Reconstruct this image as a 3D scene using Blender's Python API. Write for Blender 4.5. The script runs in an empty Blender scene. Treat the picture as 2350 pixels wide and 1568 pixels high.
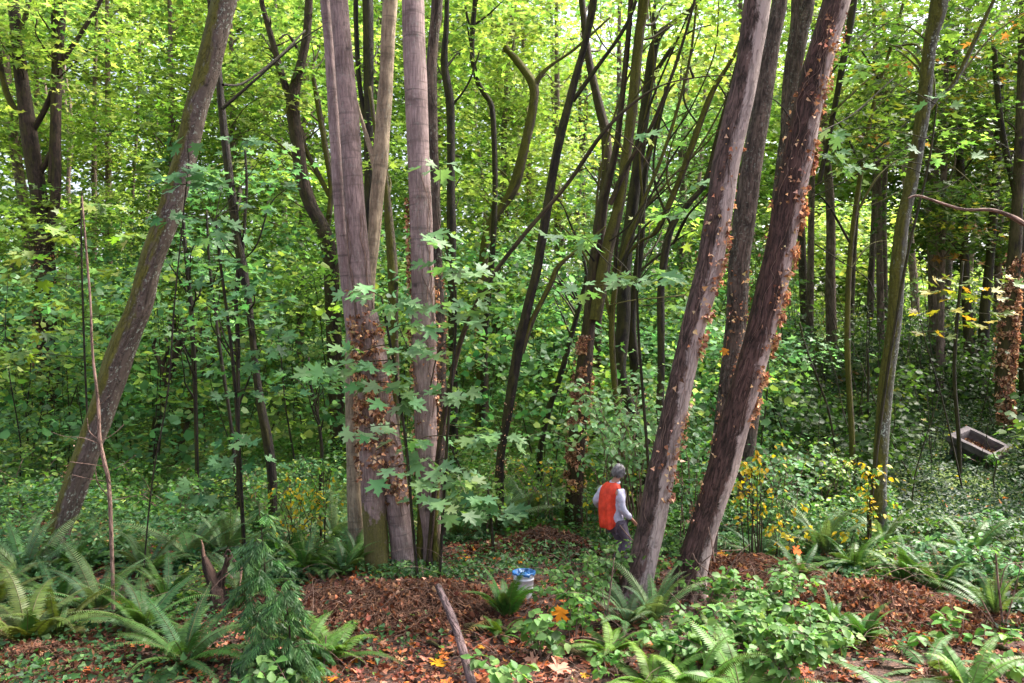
import bpy, math, random
import numpy as np
from mathutils import Vector, Matrix, noise as mnoise
R = math.radians
random.seed(7)
rng = np.random.default_rng(7)
sc = bpy.context.scene
COL = sc.collection

# ---------------------------------------------------------------- camera
F = 1828.0            # focal length in pixels of a 2350 px wide frame
CZ = 3.5
cam_d = bpy.data.cameras.new("camera")
cam = bpy.data.objects.new("camera", cam_d)
COL.objects.link(cam)
cam.location = (0, 0, CZ)
cam.rotation_euler = (R(90), 0, 0)
cam_d.sensor_width = 36
cam_d.lens = 28.0
cam_d.clip_end = 600
sc.camera = cam

# ---------------------------------------------------------------- world, sun, exposure
SUN_EL, SUN_AZ = 54, 66
w = bpy.data.worlds.new("World"); sc.world = w; w.use_nodes = True
wn = w.node_tree
for n in list(wn.nodes): wn.nodes.remove(n)
sky = wn.nodes.new('ShaderNodeTexSky'); sky.sky_type = 'NISHITA'; sky.sun_disc = False
sky.sun_elevation = R(SUN_EL); sky.sun_rotation = R(SUN_AZ)
sky.air_density = 1.0; sky.dust_density = 5.0; sky.ozone_density = 1.0
bg = wn.nodes.new('ShaderNodeBackground'); bg.inputs['Strength'].default_value = 0.15
wo = wn.nodes.new('ShaderNodeOutputWorld')
cloud = wn.nodes.new('ShaderNodeMix'); cloud.data_type = 'RGBA'; cloud.inputs[0].default_value = 0.5      # thin overcast: half the blue is gone
bw = wn.nodes.new('ShaderNodeRGBToBW'); wn.links.new(sky.outputs[0], bw.inputs[0])
wn.links.new(sky.outputs[0], cloud.inputs[6]); wn.links.new(bw.outputs[0], cloud.inputs[7])
wn.links.new(cloud.outputs[2], bg.inputs[0]); wn.links.new(bg.outputs[0], wo.inputs[0])
sd = bpy.data.lights.new("sun", 'SUN'); sd.energy = 3.6; sd.angle = R(12); sd.color = (1.0, 0.95, 0.84)
so = bpy.data.objects.new("sun", sd); COL.objects.link(so)
sv = Vector((math.sin(R(SUN_AZ))*math.cos(R(SUN_EL)), math.cos(R(SUN_AZ))*math.cos(R(SUN_EL)), math.sin(R(SUN_EL))))
so.rotation_euler = sv.to_track_quat('Z', 'Y').to_euler(); so.location = (0, 0, 60)
sc.view_settings.view_transform = 'Standard'; sc.view_settings.look = 'None'
sc.view_settings.exposure = 1.92; sc.view_settings.gamma = 1.0
cy = sc.cycles
cy.max_bounces = 10; cy.diffuse_bounces = 8; cy.glossy_bounces = 2; cy.transmission_bounces = 8
cy.transparent_max_bounces = 4
cy.use_denoising = True

# ---------------------------------------------------------------- helpers
def W(u, v, Y):       # a point Y metres away, seen at (u, v) of the 2350 x 1568 frame
    return np.array([(u-1175)/F*Y, Y, CZ-(v-784)/F*Y])

def lattice(ix, iy, iz, s):
    h = (ix*374761393 + iy*668265263 + iz*2147483647 + s*974711) & 0xFFFFFFFF
    h = ((h ^ (h >> 13))*1274126177) & 0xFFFFFFFF
    return ((h ^ (h >> 16)) & 0xFFFF)/65535.0
def vnoise(p, s=0):   # value noise, p (N,3)
    p = np.asarray(p, float); i = np.floor(p).astype(np.int64); f = p-i; f = f*f*(3-2*f)
    r = 0
    for a in (0, 1):
        for b in (0, 1):
            for c in (0, 1):
                wgt = (f[:, 0] if a else 1-f[:, 0])*(f[:, 1] if b else 1-f[:, 1])*(f[:, 2] if c else 1-f[:, 2])
                r = r + wgt*lattice(i[:, 0]+a, i[:, 1]+b, i[:, 2]+c, s)
    return r

PY = [-6, 0, 3, 6.6, 8, 13, 15, 17.5, 20, 24, 28, 34, 45, 70, 130]
PZ = [2.1, 1.8, 1.1, 0.1, 0, 0, -0.12, -0.05, 0.4, 1.2, 2.0, 3.0, 4.1, 5.2, 7.5]
BUMPS = [(-0.95, 10.7, 0.16, 0.75, 0.5), (-2.2, 10.6, 0.10, 1.2, 0.6), (0.55, 12.9, 0.12, 0.9, 0.45), (4.2, 10.3, 0.22, 1.1, 0.6), (5.2, 10.0, 0.1, 0.9, 0.6),
         (1.9, 11.4, 0.12, 1.4, 0.7), (2.9, 11.5, 0.15, 1.0, 0.8)]
def gz(x, y):
    x = np.atleast_1d(np.asarray(x, float)); y = np.atleast_1d(np.asarray(y, float))
    z = np.interp(y, PY, PZ)
    # soften
    z = (z + np.interp(y-0.7, PY, PZ) + np.interp(y+0.7, PY, PZ))/3
    for bx, by, h, sx, sy in BUMPS:
        z = z + h*np.exp(-((x-bx)/sx)**2-((y-by)/sy)**2)
    q = np.stack([x*0.9, y*0.9, x*0], 1)
    z = z + (vnoise(q, 3)-0.5)*0.14 + (vnoise(q*0.22, 5)-0.5)*0.5*np.clip((y-13)/8, 0, 1) + (vnoise(q*4, 9)-0.5)*0.04
    return z
def g1(x, y): return float(gz(x, y)[0])

def tag(o, label=None, cat=None, group=None, kind=None):
    if label: o['label'] = label
    if cat: o['category'] = cat
    if group: o['group'] = group
    if kind: o['kind'] = kind
    return o
def empty(name, loc, label, cat, group=None):
    o = bpy.data.objects.new(name, None); COL.objects.link(o); o.location = loc
    o.empty_display_size = 0.2
    return tag(o, label, cat, group)
def link(name, me, parent=None):
    o = bpy.data.objects.new(name, me); COL.objects.link(o)
    if parent is not None:
        o.parent = parent
        o.location = -Vector(parent.location)      # meshes are written in world metres
    return o
def origin_to(o, loc):
    """meshes are written in world metres: move the object's origin to its base"""
    l = Vector(loc); o.data.transform(Matrix.Translation(-l)); o.location = l
    return o

def make_mesh(name, V, Fc, mat, col=None, bk=None, smooth=False):
    """V (N,3); Fc: list of (M,k) int arrays"""
    V = np.asarray(V, np.float32)
    me = bpy.data.meshes.new(name)
    loops = np.concatenate([f.ravel() for f in Fc]) if Fc else np.zeros(0, int)
    sizes = np.concatenate([np.full(len(f), f.shape[1]) for f in Fc])
    starts = np.concatenate([[0], np.cumsum(sizes)[:-1]])
    me.vertices.add(len(V)); me.vertices.foreach_set('co', V.ravel())
    me.loops.add(len(loops)); me.loops.foreach_set('vertex_index', loops.astype(np.int32))
    me.polygons.add(len(sizes)); me.polygons.foreach_set('loop_start', starts.astype(np.int32))
    if smooth: me.polygons.foreach_set('use_smooth', np.ones(len(sizes), bool))
    if col is not None:
        a = me.attributes.new('col', 'FLOAT_COLOR', 'POINT')
        c = np.ones((len(V), 4), np.float32); c[:, :3] = col; a.data.foreach_set('color', c.ravel())
    if bk is not None:
        a = me.attributes.new('bk', 'FLOAT_VECTOR', 'POINT'); a.data.foreach_set('vector', np.asarray(bk, np.float32).ravel())
    me.materials.append(mat)
    me.update(calc_edges=True)
    return me

# ---------------------------------------------------------------- materials
def nt(name):
    m = bpy.data.materials.new(name); m.use_nodes = True
    t = m.node_tree
    for n in list(t.nodes): t.nodes.remove(n)
    return m, t
def N(t, kind, **kw):
    n = t.nodes.new(kind)
    for k, v in kw.items():
        if k.startswith('i_'): n.inputs[k[2:].replace('_', ' ')].default_value = v
        elif k.startswith('n'): n.inputs[int(k[1:])].default_value = v
        else: setattr(n, k, v)
    return n
def L(t, a, b): t.links.new(a, b)
def ramp(t, src, stops, interp='LINEAR'):
    r = t.nodes.new('ShaderNodeValToRGB'); r.color_ramp.interpolation = interp
    e = r.color_ramp.elements
    e[0].position, e[0].color = stops[0][0], (*stops[0][1], 1)
    e[1].position, e[1].color = stops[-1][0], (*stops[-1][1], 1)
    for p, c in stops[1:-1]:
        x = e.new(p); x.color = (*c, 1)
    L(t, src, r.inputs[0]); return r.outputs[0]
def mixc(t, fac, a, b):
    n = t.nodes.new('ShaderNodeMix'); n.data_type = 'RGBA'
    for s, x in ((0, fac), (6, a), (7, b)):
        if hasattr(x, 'links'): L(t, x, n.inputs[s])
        else: n.inputs[s].default_value = x if s == 0 else (*x, 1)
    return n.outputs[2]
def math2(t, op, a, b=0.0, clamp=False):
    n = t.nodes.new('ShaderNodeMath'); n.operation = op; n.use_clamp = clamp
    for i, x in enumerate((a, b)):
        if hasattr(x, 'links'): L(t, x, n.inputs[i])
        else: n.inputs[i].default_value = x
    return n.outputs[0]

def leaf_mat(name, trans=0.42, tint=(1.35, 1.3, 0.6), rough=0.5, spec=0.35):
    m, t = nt(name)
    at = N(t, 'ShaderNodeAttribute', attribute_name='col')
    p = N(t, 'ShaderNodeBsdfPrincipled'); p.inputs['Roughness'].default_value = rough
    p.inputs['Specular IOR Level'].default_value = spec
    L(t, at.outputs['Color'], p.inputs['Base Color'])
    tr = N(t, 'ShaderNodeBsdfTranslucent')
    mu = N(t, 'ShaderNodeMix', data_type='RGBA', blend_type='MULTIPLY'); mu.inputs[0].default_value = 1
    L(t, at.outputs['Color'], mu.inputs[6]); mu.inputs[7].default_value = (*tint, 1)
    L(t, mu.outputs[2], tr.inputs['Color'])
    mx = N(t, 'ShaderNodeMixShader'); mx.inputs[0].default_value = trans
    L(t, p.outputs[0], mx.inputs[1]); L(t, tr.outputs[0], mx.inputs[2])
    o = N(t, 'ShaderNodeOutputMaterial'); L(t, mx.outputs[0], o.inputs[0])
    return m
M_LEAF = leaf_mat('leaf')
M_LEAFB = leaf_mat('backlit_leaf', trans=0.58, tint=(1.3, 1.28, 0.85), rough=0.48, spec=0.42)
M_FERN = leaf_mat('fern', trans=0.3, tint=(1.3, 1.2, 0.5), rough=0.5)
M_DRY = leaf_mat('dry_leaf', trans=0.2, tint=(1.3, 1.0, 0.7), rough=0.8, spec=0.2)

def bark(name, base, dark, pale=None, pale_dir=None, pale_amt=0.0, moss_dir=None, moss_amt=0.0, ring=0.0, lichen=0.0, streak=12, moss_low=None, scars=0.6, furrow=0.65):
    m, t = nt(name)
    at = N(t, 'ShaderNodeAttribute', attribute_name='bk')
    def nz(sx, sz, detail=4, rough=0.6, dist=0.0):
        mp = N(t, 'ShaderNodeMapping'); mp.inputs['Scale'].default_value = (sx, sx, sz)
        L(t, at.outputs['Vector'], mp.inputs[0])
        n = N(t, 'ShaderNodeTexNoise'); n.inputs['Scale'].default_value = 1; n.inputs['Detail'].default_value = detail
        n.inputs['Roughness'].default_value = rough; n.inputs['Distortion'].default_value = dist
        L(t, mp.outputs[0], n.inputs['Vector']); return n.outputs[0]
    s1 = nz(streak*2, 4.5, 6, 0.68, 0.3); s2 = nz(3.6, 2.8, 4, 0.65, 0.5); s3 = nz(1.5, 16, 3)
    f = math2(t, 'ADD', math2(t, 'MULTIPLY', s1, 0.55), math2(t, 'MULTIPLY', s2, 0.45))
    c = ramp(t, f, [(0.41, dark), (0.50, base), (0.59, tuple(min(1, x*1.5) for x in base))])
    fu = math2(t, 'ABSOLUTE', math2(t, 'SUBTRACT', nz(streak*1.0, 2.0, 4, 0.62, 1.0), 0.5))       # furrows along the trunk
    fr = ramp(t, fu, [(0.0, (1, 1, 1)), (0.035, (0, 0, 0))])
    c = mixc(t, math2(t, 'MULTIPLY', fr, furrow), c, tuple(x*0.7 for x in dark))
    f = math2(t, 'SUBTRACT', f, math2(t, 'MULTIPLY', fr, 0.5*furrow))
    if ring > 0:
        rf = ramp(t, s3, [(0.32, (1, 1, 1)), (0.44, (0, 0, 0))])
        c = mixc(t, math2(t, 'MULTIPLY', rf, ring), c, tuple(x*0.45 for x in base))
    # branch scars: dark eyes scattered over the trunk
    mp = N(t, 'ShaderNodeMapping'); mp.inputs['Scale'].default_value = (2.6, 2.6, 3.6); L(t, at.outputs['Vector'], mp.inputs[0])
    vo = N(t, 'ShaderNodeTexVoronoi'); vo.inputs['Scale'].default_value = 1; L(t, mp.outputs[0], vo.inputs['Vector'])
    vd = math2(t, 'ADD', vo.outputs['Distance'], math2(t, 'MULTIPLY', math2(t, 'SUBTRACT', s1, 0.5), 0.16))
    sc_ = ramp(t, vd, [(0.05, (1, 1, 1)), (0.17, (0, 0, 0))])
    c = mixc(t, math2(t, 'MULTIPLY', sc_, scars), c, tuple(x*0.28 for x in base))
    geo = N(t, 'ShaderNodeNewGeometry')
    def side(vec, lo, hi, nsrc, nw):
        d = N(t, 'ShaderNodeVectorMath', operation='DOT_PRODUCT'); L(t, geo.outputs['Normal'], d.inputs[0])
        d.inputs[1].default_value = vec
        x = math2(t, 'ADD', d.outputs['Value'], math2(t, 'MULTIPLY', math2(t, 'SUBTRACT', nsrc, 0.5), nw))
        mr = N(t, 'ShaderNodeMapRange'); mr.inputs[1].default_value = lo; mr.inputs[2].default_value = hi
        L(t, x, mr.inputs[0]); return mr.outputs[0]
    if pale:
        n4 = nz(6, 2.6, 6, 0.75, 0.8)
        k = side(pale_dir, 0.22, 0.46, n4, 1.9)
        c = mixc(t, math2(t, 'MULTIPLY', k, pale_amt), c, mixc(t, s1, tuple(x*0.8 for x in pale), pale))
    if lichen > 0:
        n5 = nz(26, 20, 3, 0.6)
        k = ramp(t, n5, [(0.56, (0, 0, 0)), (0.62, (1, 1, 1))])
        n6 = nz(4, 2.5, 2); k2 = ramp(t, n6, [(0.42, (0, 0, 0)), (0.58, (1, 1, 1))])
        c = mixc(t, math2(t, 'MULTIPLY', math2(t, 'MULTIPLY', k, k2), lichen), c, (0.42, 0.46, 0.40))
    if moss_dir:
        n7 = nz(5, 2.0, 5, 0.7, 0.3); n8 = nz(40, 30, 3)
        k = side(moss_dir, 0.0, 0.4, n7, 2.4)
        mc = mixc(t, n8, (0.03, 0.03, 0.006), (0.19, 0.175, 0.02))
        c = mixc(t, math2(t, 'MULTIPLY', k, moss_amt), c, mc)
    if moss_low:                       # moss on the lowest stretch of the trunk
        sp = N(t, 'ShaderNodeSeparateXYZ'); L(t, at.outputs['Vector'], sp.inputs[0])
        n7 = nz(5, 4, 4, 0.7)
        x = math2(t, 'ADD', sp.outputs[2], math2(t, 'MULTIPLY', math2(t, 'SUBTRACT', n7, 0.5), -3.0))
        mr = N(t, 'ShaderNodeMapRange'); mr.inputs[1].default_value = moss_low; mr.inputs[2].default_value = moss_low-0.25
        L(t, x, mr.inputs[0]); n8 = nz(40, 30, 3)
        c = mixc(t, math2(t, 'MULTIPLY', mr.outputs[0], 0.85), c, mixc(t, n8, (0.03, 0.03, 0.006), (0.19, 0.175, 0.02)))
    p = N(t, 'ShaderNodeBsdfPrincipled'); p.inputs['Roughness'].default_value = 0.8
    p.inputs['Specular IOR Level'].default_value = 0.3
    L(t, c, p.inputs['Base Color'])
    b = N(t, 'ShaderNodeBump'); b.inputs['Strength'].default_value = 1.0; b.inputs['Distance'].default_value = 0.05
    L(t, f, b.inputs['Height']); L(t, b.outputs[0], p.inputs['Normal'])
    o = N(t, 'ShaderNodeOutputMaterial'); L(t, p.outputs[0], o.inputs[0])
    return m
B_PINK = bark('smooth_bark', (0.32, 0.225, 0.22), (0.22, 0.15, 0.145), streak=22, scars=1.0, furrow=0.1, ring=0.8, lichen=0.25, moss_dir=(0.5, -0.2, 0), moss_amt=0.0)
B_PINKM = bark('smooth_bark_mossy_foot', (0.26, 0.178, 0.17), (0.16, 0.105, 0.098), streak=18, scars=1.0, furrow=0.12, ring=0.6, lichen=0.2, moss_low=1.15)
B_BEIGE = bark('beige_bark', (0.33, 0.25, 0.18), (0.19, 0.14, 0.10), scars=1.0, furrow=0.1, ring=0.6, lichen=0.3)
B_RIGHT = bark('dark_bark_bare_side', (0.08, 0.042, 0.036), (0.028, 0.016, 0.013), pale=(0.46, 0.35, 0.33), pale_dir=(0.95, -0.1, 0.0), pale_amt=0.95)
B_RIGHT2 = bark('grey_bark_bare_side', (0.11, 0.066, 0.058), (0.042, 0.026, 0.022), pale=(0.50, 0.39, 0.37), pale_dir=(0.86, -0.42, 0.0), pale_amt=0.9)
B_GREY = bark('grey_bark', (0.105, 0.073, 0.06), (0.042, 0.028, 0.023), ring=0.3, lichen=0.3)
B_MOSS = bark('mossy_bark', (0.042, 0.028, 0.022), (0.014, 0.010, 0.008), pale=(0.26, 0.19, 0.165), pale_dir=(0.6, -0.6, 0), pale_amt=0.4, moss_dir=(-0.95, -0.25, 0.1), moss_amt=0.95, lichen=0.7, streak=8, scars=0.9)
B_LICH = bark('lichen_bark', (0.045, 0.035, 0.028), (0.018, 0.013, 0.011), pale=(0.22, 0.22, 0.19), pale_dir=(0.6, -0.4, 0), pale_amt=0.4, moss_dir=(-0.7, -0.15, 0.1), moss_amt=0.9, lichen=1.0)
B_DARK = bark('dark_wet_bark', (0.022, 0.015, 0.013), (0.008, 0.006, 0.005), moss_dir=(-0.5, -0.2, 0.7), moss_amt=0.35)
B_BROWN = bark('brown_bark', (0.046, 0.027, 0.021), (0.018, 0.011, 0.008), moss_dir=(-0.6, -0.2, 0.6), moss_amt=0.35)
B_GREEN = bark('green_moss_bark', (0.07, 0.05, 0.035), (0.03, 0.022, 0.016), moss_dir=(-0.5, -0.5, 0.5), moss_amt=0.95)
B_TWIG = bark('pale_twig', (0.24, 0.15, 0.12), (0.12, 0.07, 0.055))
B_FAR = bark('far_bark', (0.18, 0.125, 0.10), (0.09, 0.06, 0.048))
B_WOOD = bark('broken_wood', (0.06, 0.034, 0.026), (0.02, 0.012, 0.01), pale=(0.30, 0.18, 0.13), pale_dir=(0.1, -0.4, 0.7), pale_amt=0.4)

def simple(name, color, rough=0.6, nscale=8, var=0.25, bump=0.0, bscale=30, spec=0.4, sheen=0):
    m, t = nt(name)
    tc = N(t, 'ShaderNodeTexCoord'); n = N(t, 'ShaderNodeTexNoise'); n.inputs['Scale'].default_value = nscale
    n.inputs['Detail'].default_value = 4; L(t, tc.outputs['Object'], n.inputs['Vector'])
    c = ramp(t, n.outputs[0], [(0.35, tuple(x*(1-var) for x in color)), (0.65, tuple(min(1, x*(1+var)) for x in color))])
    p = N(t, 'ShaderNodeBsdfPrincipled'); p.inputs['Roughness'].default_value = rough
    p.inputs['Specular IOR Level'].default_value = spec; L(t, c, p.inputs['Base Color'])
    if bump:
        n2 = N(t, 'ShaderNodeTexNoise'); n2.inputs['Scale'].default_value = bscale; n2.inputs['Detail'].default_value = 3
        L(t, tc.outputs['Object'], n2.inputs['Vector'])
        b = N(t, 'ShaderNodeBump'); b.inputs['Strength'].default_value = bump; b.inputs['Distance'].default_value = 0.02
        L(t, n2.outputs[0], b.inputs['Height']); L(t, b.outputs[0], p.inputs['Normal'])
    o = N(t, 'ShaderNodeOutputMaterial'); L(t, p.outputs[0], o.inputs[0])
    return m

# ---------------------------------------------------------------- leaf shapes: (verts, tris); y along the leaf, unit length
def outline(pts, z=0.0, fold=0.0, hub=(0, 0.35)):
    """half outline from base to tip mirrored, fanned from a hub"""
    right = pts; left = [(-x, y) for x, y in reversed(pts[1:-1])]
    ring = right + left
    V = [(hub[0], hub[1], 0.0)] + [(x, y, fold*abs(x) - 0.12*max(0, y-0.5)) for x, y in ring]
    n = len(ring)
    Fc = [(0, 1+i, 1+(i+1) % n) for i in range(n)]
    return np.array(V), np.array(Fc)
T_QUAD = (np.array([(0, 0, 0), (0.3, 0.45, 0.05), (0, 1, -0.1), (-0.3, 0.45, 0.05)]), np.array([(0, 1, 2), (0, 2, 3)]))
T_OVATE = outline([(0, 0), (0.2, 0.1), (0.34, 0.35), (0.27, 0.62), (0.12, 0.85), (0, 1)], fold=0.25)
T_SERR = outline([(0, 0), (0.16, 0.03), (0.26, 0.16), (0.38, 0.2), (0.35, 0.36), (0.40, 0.44), (0.30, 0.56), (0.30, 0.66), (0.18, 0.76), (0.14, 0.86), (0, 1)], fold=0.22)
T_MAPLE = outline([(0, 0.0), (0.22, 0.02), (0.40, -0.08), (0.37, 0.08), (0.56, 0.14), (0.36, 0.26), (0.30, 0.32), (0.46, 0.42), (0.68, 0.50), (0.56, 0.60), (0.62, 0.74), (0.42, 0.66), (0.20, 0.52),
                   (0.17, 0.62), (0.25, 0.80), (0.12, 0.82), (0, 1.06)], fold=0.18, hub=(0, 0.26))
T_STAR = outline([(0, 0.05), (0.38, -0.02), (0.24, 0.24), (0.62, 0.56), (0.2, 0.5), (0, 1.0)], fold=0.2, hub=(0, 0.3))
T_IVY = outline([(0, 0), (0.3, 0.05), (0.42, 0.28), (0.22, 0.5), (0, 1)], fold=0.5, hub=(0, 0.3))
T_CURL = (np.array([(0, 0, 0), (0.35, 0.3, 0.22), (0.2, 0.8, 0.1), (0, 1, 0.35), (-0.25, 0.7, 0.18), (-0.35, 0.3, 0.0), (0, 0.45, -0.08)]),
          np.array([(6, 0, 1), (6, 1, 2), (6, 2, 3), (6, 3, 4), (6, 4, 5), (6, 5, 0)]))

def unit(a): return a/np.maximum(np.linalg.norm(a, axis=1, keepdims=True), 1e-9)
def batch(tmpl, P, D, Nn, S, colr):
    T, Fc = tmpl
    D = unit(D); side = unit(np.cross(D, Nn)); Nn = np.cross(side, D)
    n, k = len(P), len(T)
    V = P[:, None, :] + S[:, None, None]*(T[None, :, 0, None]*side[:, None] + T[None, :, 1, None]*D[:, None] + T[None, :, 2, None]*Nn[:, None])
    Fs = (Fc[None] + (np.arange(n)*k)[:, None, None]).reshape(-1, 3)
    return V.reshape(-1, 3), Fs, np.repeat(colr, k, axis=0)
class Acc:
    """collects pieces into one mesh"""
    def __init__(s): s.V = []; s.F = []; s.C = []; s.B = []; s.n = 0
    def add(s, V, Fc, C=None, B=None):
        V = np.asarray(V)
        s.V.append(V); s.F.append(np.asarray(Fc)+s.n); s.n += len(V)
        s.C.append(np.asarray(C) if C is not None else np.full((len(V), 3), 0.5))
        s.B.append(np.asarray(B) if B is not None else V)
    def leaves(s, tmpl, P, D, Nn, S, colr):
        if len(P): s.add(*batch(tmpl, P, D, Nn, S, colr))
    def tube(s, pts, rad, n=6, color=(0.1, 0.06, 0.05), bump=0.0, flare=0.0, seed=0, cap=True):
        pts = np.asarray(pts, float); rad = np.asarray(rad, float)*np.ones(len(pts))
        m = len(pts)
        tg = np.gradient(pts, axis=0); tg = unit(tg)
        ref = np.array([0, -1.0, 0]) if abs(tg[0][1]) < 0.8 else np.array([1.0, 0, 0])
        X = []
        for i in range(m):
            ref = ref - tg[i]*np.dot(ref, tg[i]); ref = ref/np.linalg.norm(ref); X.append(ref)
        X = np.array(X); Yv = np.cross(tg, X)
        ln = np.concatenate([[0], np.cumsum(np.linalg.norm(np.diff(pts, axis=0), axis=1))])
        a = np.arange(n)/n*2*np.pi
        ca, sa = np.cos(a), np.sin(a)
        rr = rad[:, None]*np.ones(n)[None]
        if bump:
            q = np.stack([np.outer(np.ones(m), ca)*1.3+seed*7, np.outer(np.ones(m), sa)*1.3, np.outer(ln, np.ones(n))*1.6], -1).reshape(-1, 3)
            q2 = q*[3, 3, 2.2]
            rr = rr*(1+bump*((vnoise(q, seed)-0.5)*2+(vnoise(q2, seed+1)-0.5)*0.8).reshape(m, n))
        if flare:
            k = np.exp(-ln/0.35)
            lob = 1+flare*k[:, None]*(0.8+0.7*np.cos(a*4+seed)[None]+0.4*np.cos(a*7+seed*2)[None])
            rr = rr*lob
        V = pts[:, None]+rr[..., None]*(X[:, None]*ca[None, :, None]+Yv[:, None]*sa[None, :, None])
        B = np.stack([np.outer(rad, ca), np.outer(rad, sa), np.outer(ln, np.ones(n))], -1)+np.array([seed*0.37, seed*0.21, 0])
        idx = np.arange(m*n).reshape(m, n)
        q = np.stack([idx[:-1], np.roll(idx, -1, 1)[:-1], np.roll(idx, -1, 1)[1:], idx[1:]], -1).reshape(-1, 4)
        tri = np.concatenate([q[:, [0, 1, 2]], q[:, [0, 2, 3]]])
        V = V.reshape(-1, 3); B = B.reshape(-1, 3)
        if cap:
            V = np.concatenate([V, pts[-1:]+tg[-1:]*rad[-1]*0.3]); B = np.concatenate([B, B[-1:]])
            k = len(V)-1
            tri = np.concatenate([tri, np.array([(idx[-1, i], idx[-1, (i+1) % n], k) for i in range(n)])])
        s.add(V, tri, np.tile(color, (len(V), 1)), B)
    def mesh2(s, name, mat, other, mat2):
        nf = sum(len(f) for f in s.F)
        for V, Fc, C, B in zip(other.V, other.F, other.C, other.B):
            s.V.append(V); s.F.append(Fc+s.n); s.C.append(C); s.B.append(B)
        s.n += other.n
        me = s.mesh(name, mat); me.materials.append(mat2)
        idx = np.zeros(len(me.polygons), np.int32); idx[nf:] = 1; me.polygons.foreach_set('material_index', idx)
        return me
    def mesh(s, name, mat, smooth=False):
        return make_mesh(name, np.concatenate(s.V), [np.concatenate(s.F)], mat, np.concatenate(s.C), np.concatenate(s.B), smooth)

def palette(cols, n, jit=0.25, g=None):
    g = g or rng
    c = np.array([x[:3] for x in cols], float); wts = np.array([x[3] if len(x) > 3 else 1 for x in cols], float)
    k = g.choice(len(c), n, p=wts/wts.sum())
    return c[k]*np.exp(g.normal(0, jit, (n, 1)))*np.exp(g.normal(0, 0.08, (n, 3)))

def crom(pts, step=8):
    p = np.array(pts, float)
    if len(p) < 3: return np.array([p[0]+(p[-1]-p[0])*t for t in np.linspace(0, 1, step+1)])
    q = np.vstack([2*p[0]-p[1], p, 2*p[-1]-p[-2]]); out = []
    for i in range(1, len(q)-2):
        for t in np.linspace(0, 1, step, endpoint=False):
            a, b, c, d = q[i-1], q[i], q[i+1], q[i+2]
            out.append(0.5*((2*b)+(c-a)*t+(2*a-5*b+4*c-d)*t*t+(-a+3*b-3*c+d)*t**3))
    out.append(p[-1]); return np.array(out)

def stem_path(pts, Y, grounded=True, step=8):
    """pts: (u, v, w [, dY]) from the foot upwards -> path (x, y, z, r)"""
    q = []
    for p in pts:
        y = Y+(p[3] if len(p) > 3 else 0)
        x = W(p[0], p[1], y); q.append([*x, p[2]/2*y/F])
    if grounded:
        b = q[0]; z = g1(b[0], b[1])-0.15
        if b[2] > z+0.12:
            d = np.array(q[0])-np.array(q[1]); d = d/max(1e-6, -d[2]) if d[2] < 0 else np.array([0, 0, -1, 0])
            h = b[2]-z; k = 0.5 if h > 0.8 else 1.0
            q.insert(0, [b[0]+d[0]*h*k, b[1], z, b[3]*1.12])
        else: b[2] = min(b[2], z+0.05) if b[2] > z else b[2]
    s = crom(q, step); s[:, 3] *= 0.92
    # horizontal width -> thickness
    tg = unit(np.gradient(s[:, :3], axis=0)); s[:, 3] = np.maximum(s[:, 3]*np.sqrt(np.clip(tg[:, 2]**2, 0.15, 1)), 0.004)
    return s

# ---------------------------------------------------------------- ground
def build_ground():
    ys = np.concatenate([np.arange(-6, 7, 0.5), np.arange(7, 17, 0.1), np.arange(17, 40, 0.4), np.arange(40, 131, 3)])
    xs = np.concatenate([np.arange(-110, -24, 6), np.arange(-24, -8, 0.6), np.arange(-8, 8, 0.12), np.arange(8, 24, 0.6), np.arange(24, 111, 6)])
    X, Yg = np.meshgrid(xs, ys); Z = gz(X.ravel(), Yg.ravel())
    V = np.stack([X.ravel(), Yg.ravel(), Z], 1)
    nx, ny = len(xs), len(ys); i = np.arange(nx*ny).reshape(ny, nx)
    q = np.stack([i[:-1, :-1], i[:-1, 1:], i[1:, 1:], i[1:, :-1]], -1).reshape(-1, 4)
    m, t = nt('forest_soil')
    tc = N(t, 'ShaderNodeTexCoord')
    def nz(s, d=5):
        n = N(t, 'ShaderNodeTexNoise'); n.inputs['Scale'].default_value = s; n.inputs['Detail'].default_value = d
        L(t, tc.outputs['Object'], n.inputs['Vector']); return n.outputs[0]
    a = ramp(t, nz(26), [(0.35, (0.022, 0.013, 0.011)), (0.5, (0.07, 0.035, 0.026)), (0.62, (0.16, 0.07, 0.045))])
    b = ramp(t, nz(5), [(0.4, (0.03, 0.02, 0.016)), (0.6, (0.10, 0.05, 0.036))])
    c = mixc(t, 0.45, a, b)
    sp = N(t, 'ShaderNodeSeparateXYZ'); L(t, tc.outputs['Object'], sp.inputs[0])
    mr = N(t, 'ShaderNodeMapRange'); mr.inputs[1].default_value = 13.5; mr.inputs[2].default_value = 16
    L(t, sp.outputs[1], mr.inputs[0])
    gr = ramp(t, nz(4), [(0.35, (0.04, 0.07, 0.012)), (0.65, (0.14, 0.20, 0.03))])
    c = mixc(t, mr.outputs[0], c, gr)
    p = N(t, 'ShaderNodeBsdfPrincipled'); p.inputs['Roughness'].default_value = 0.9; L(t, c, p.inputs['Base Color'])
    bp = N(t, 'ShaderNodeBump'); bp.inputs['Distance'].default_value = 0.04; L(t, nz(30), bp.inputs['Height']); L(t, bp.outputs[0], p.inputs['Normal'])
    o = N(t, 'ShaderNodeOutputMaterial'); L(t, p.outputs[0], o.inputs[0])
    me = make_mesh('ground', V, [q], m, smooth=True)
    tag(link('ground', me), kind='structure', label='bare reddish brown forest floor sloping up into the woods', cat='ground')
build_ground()

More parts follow.
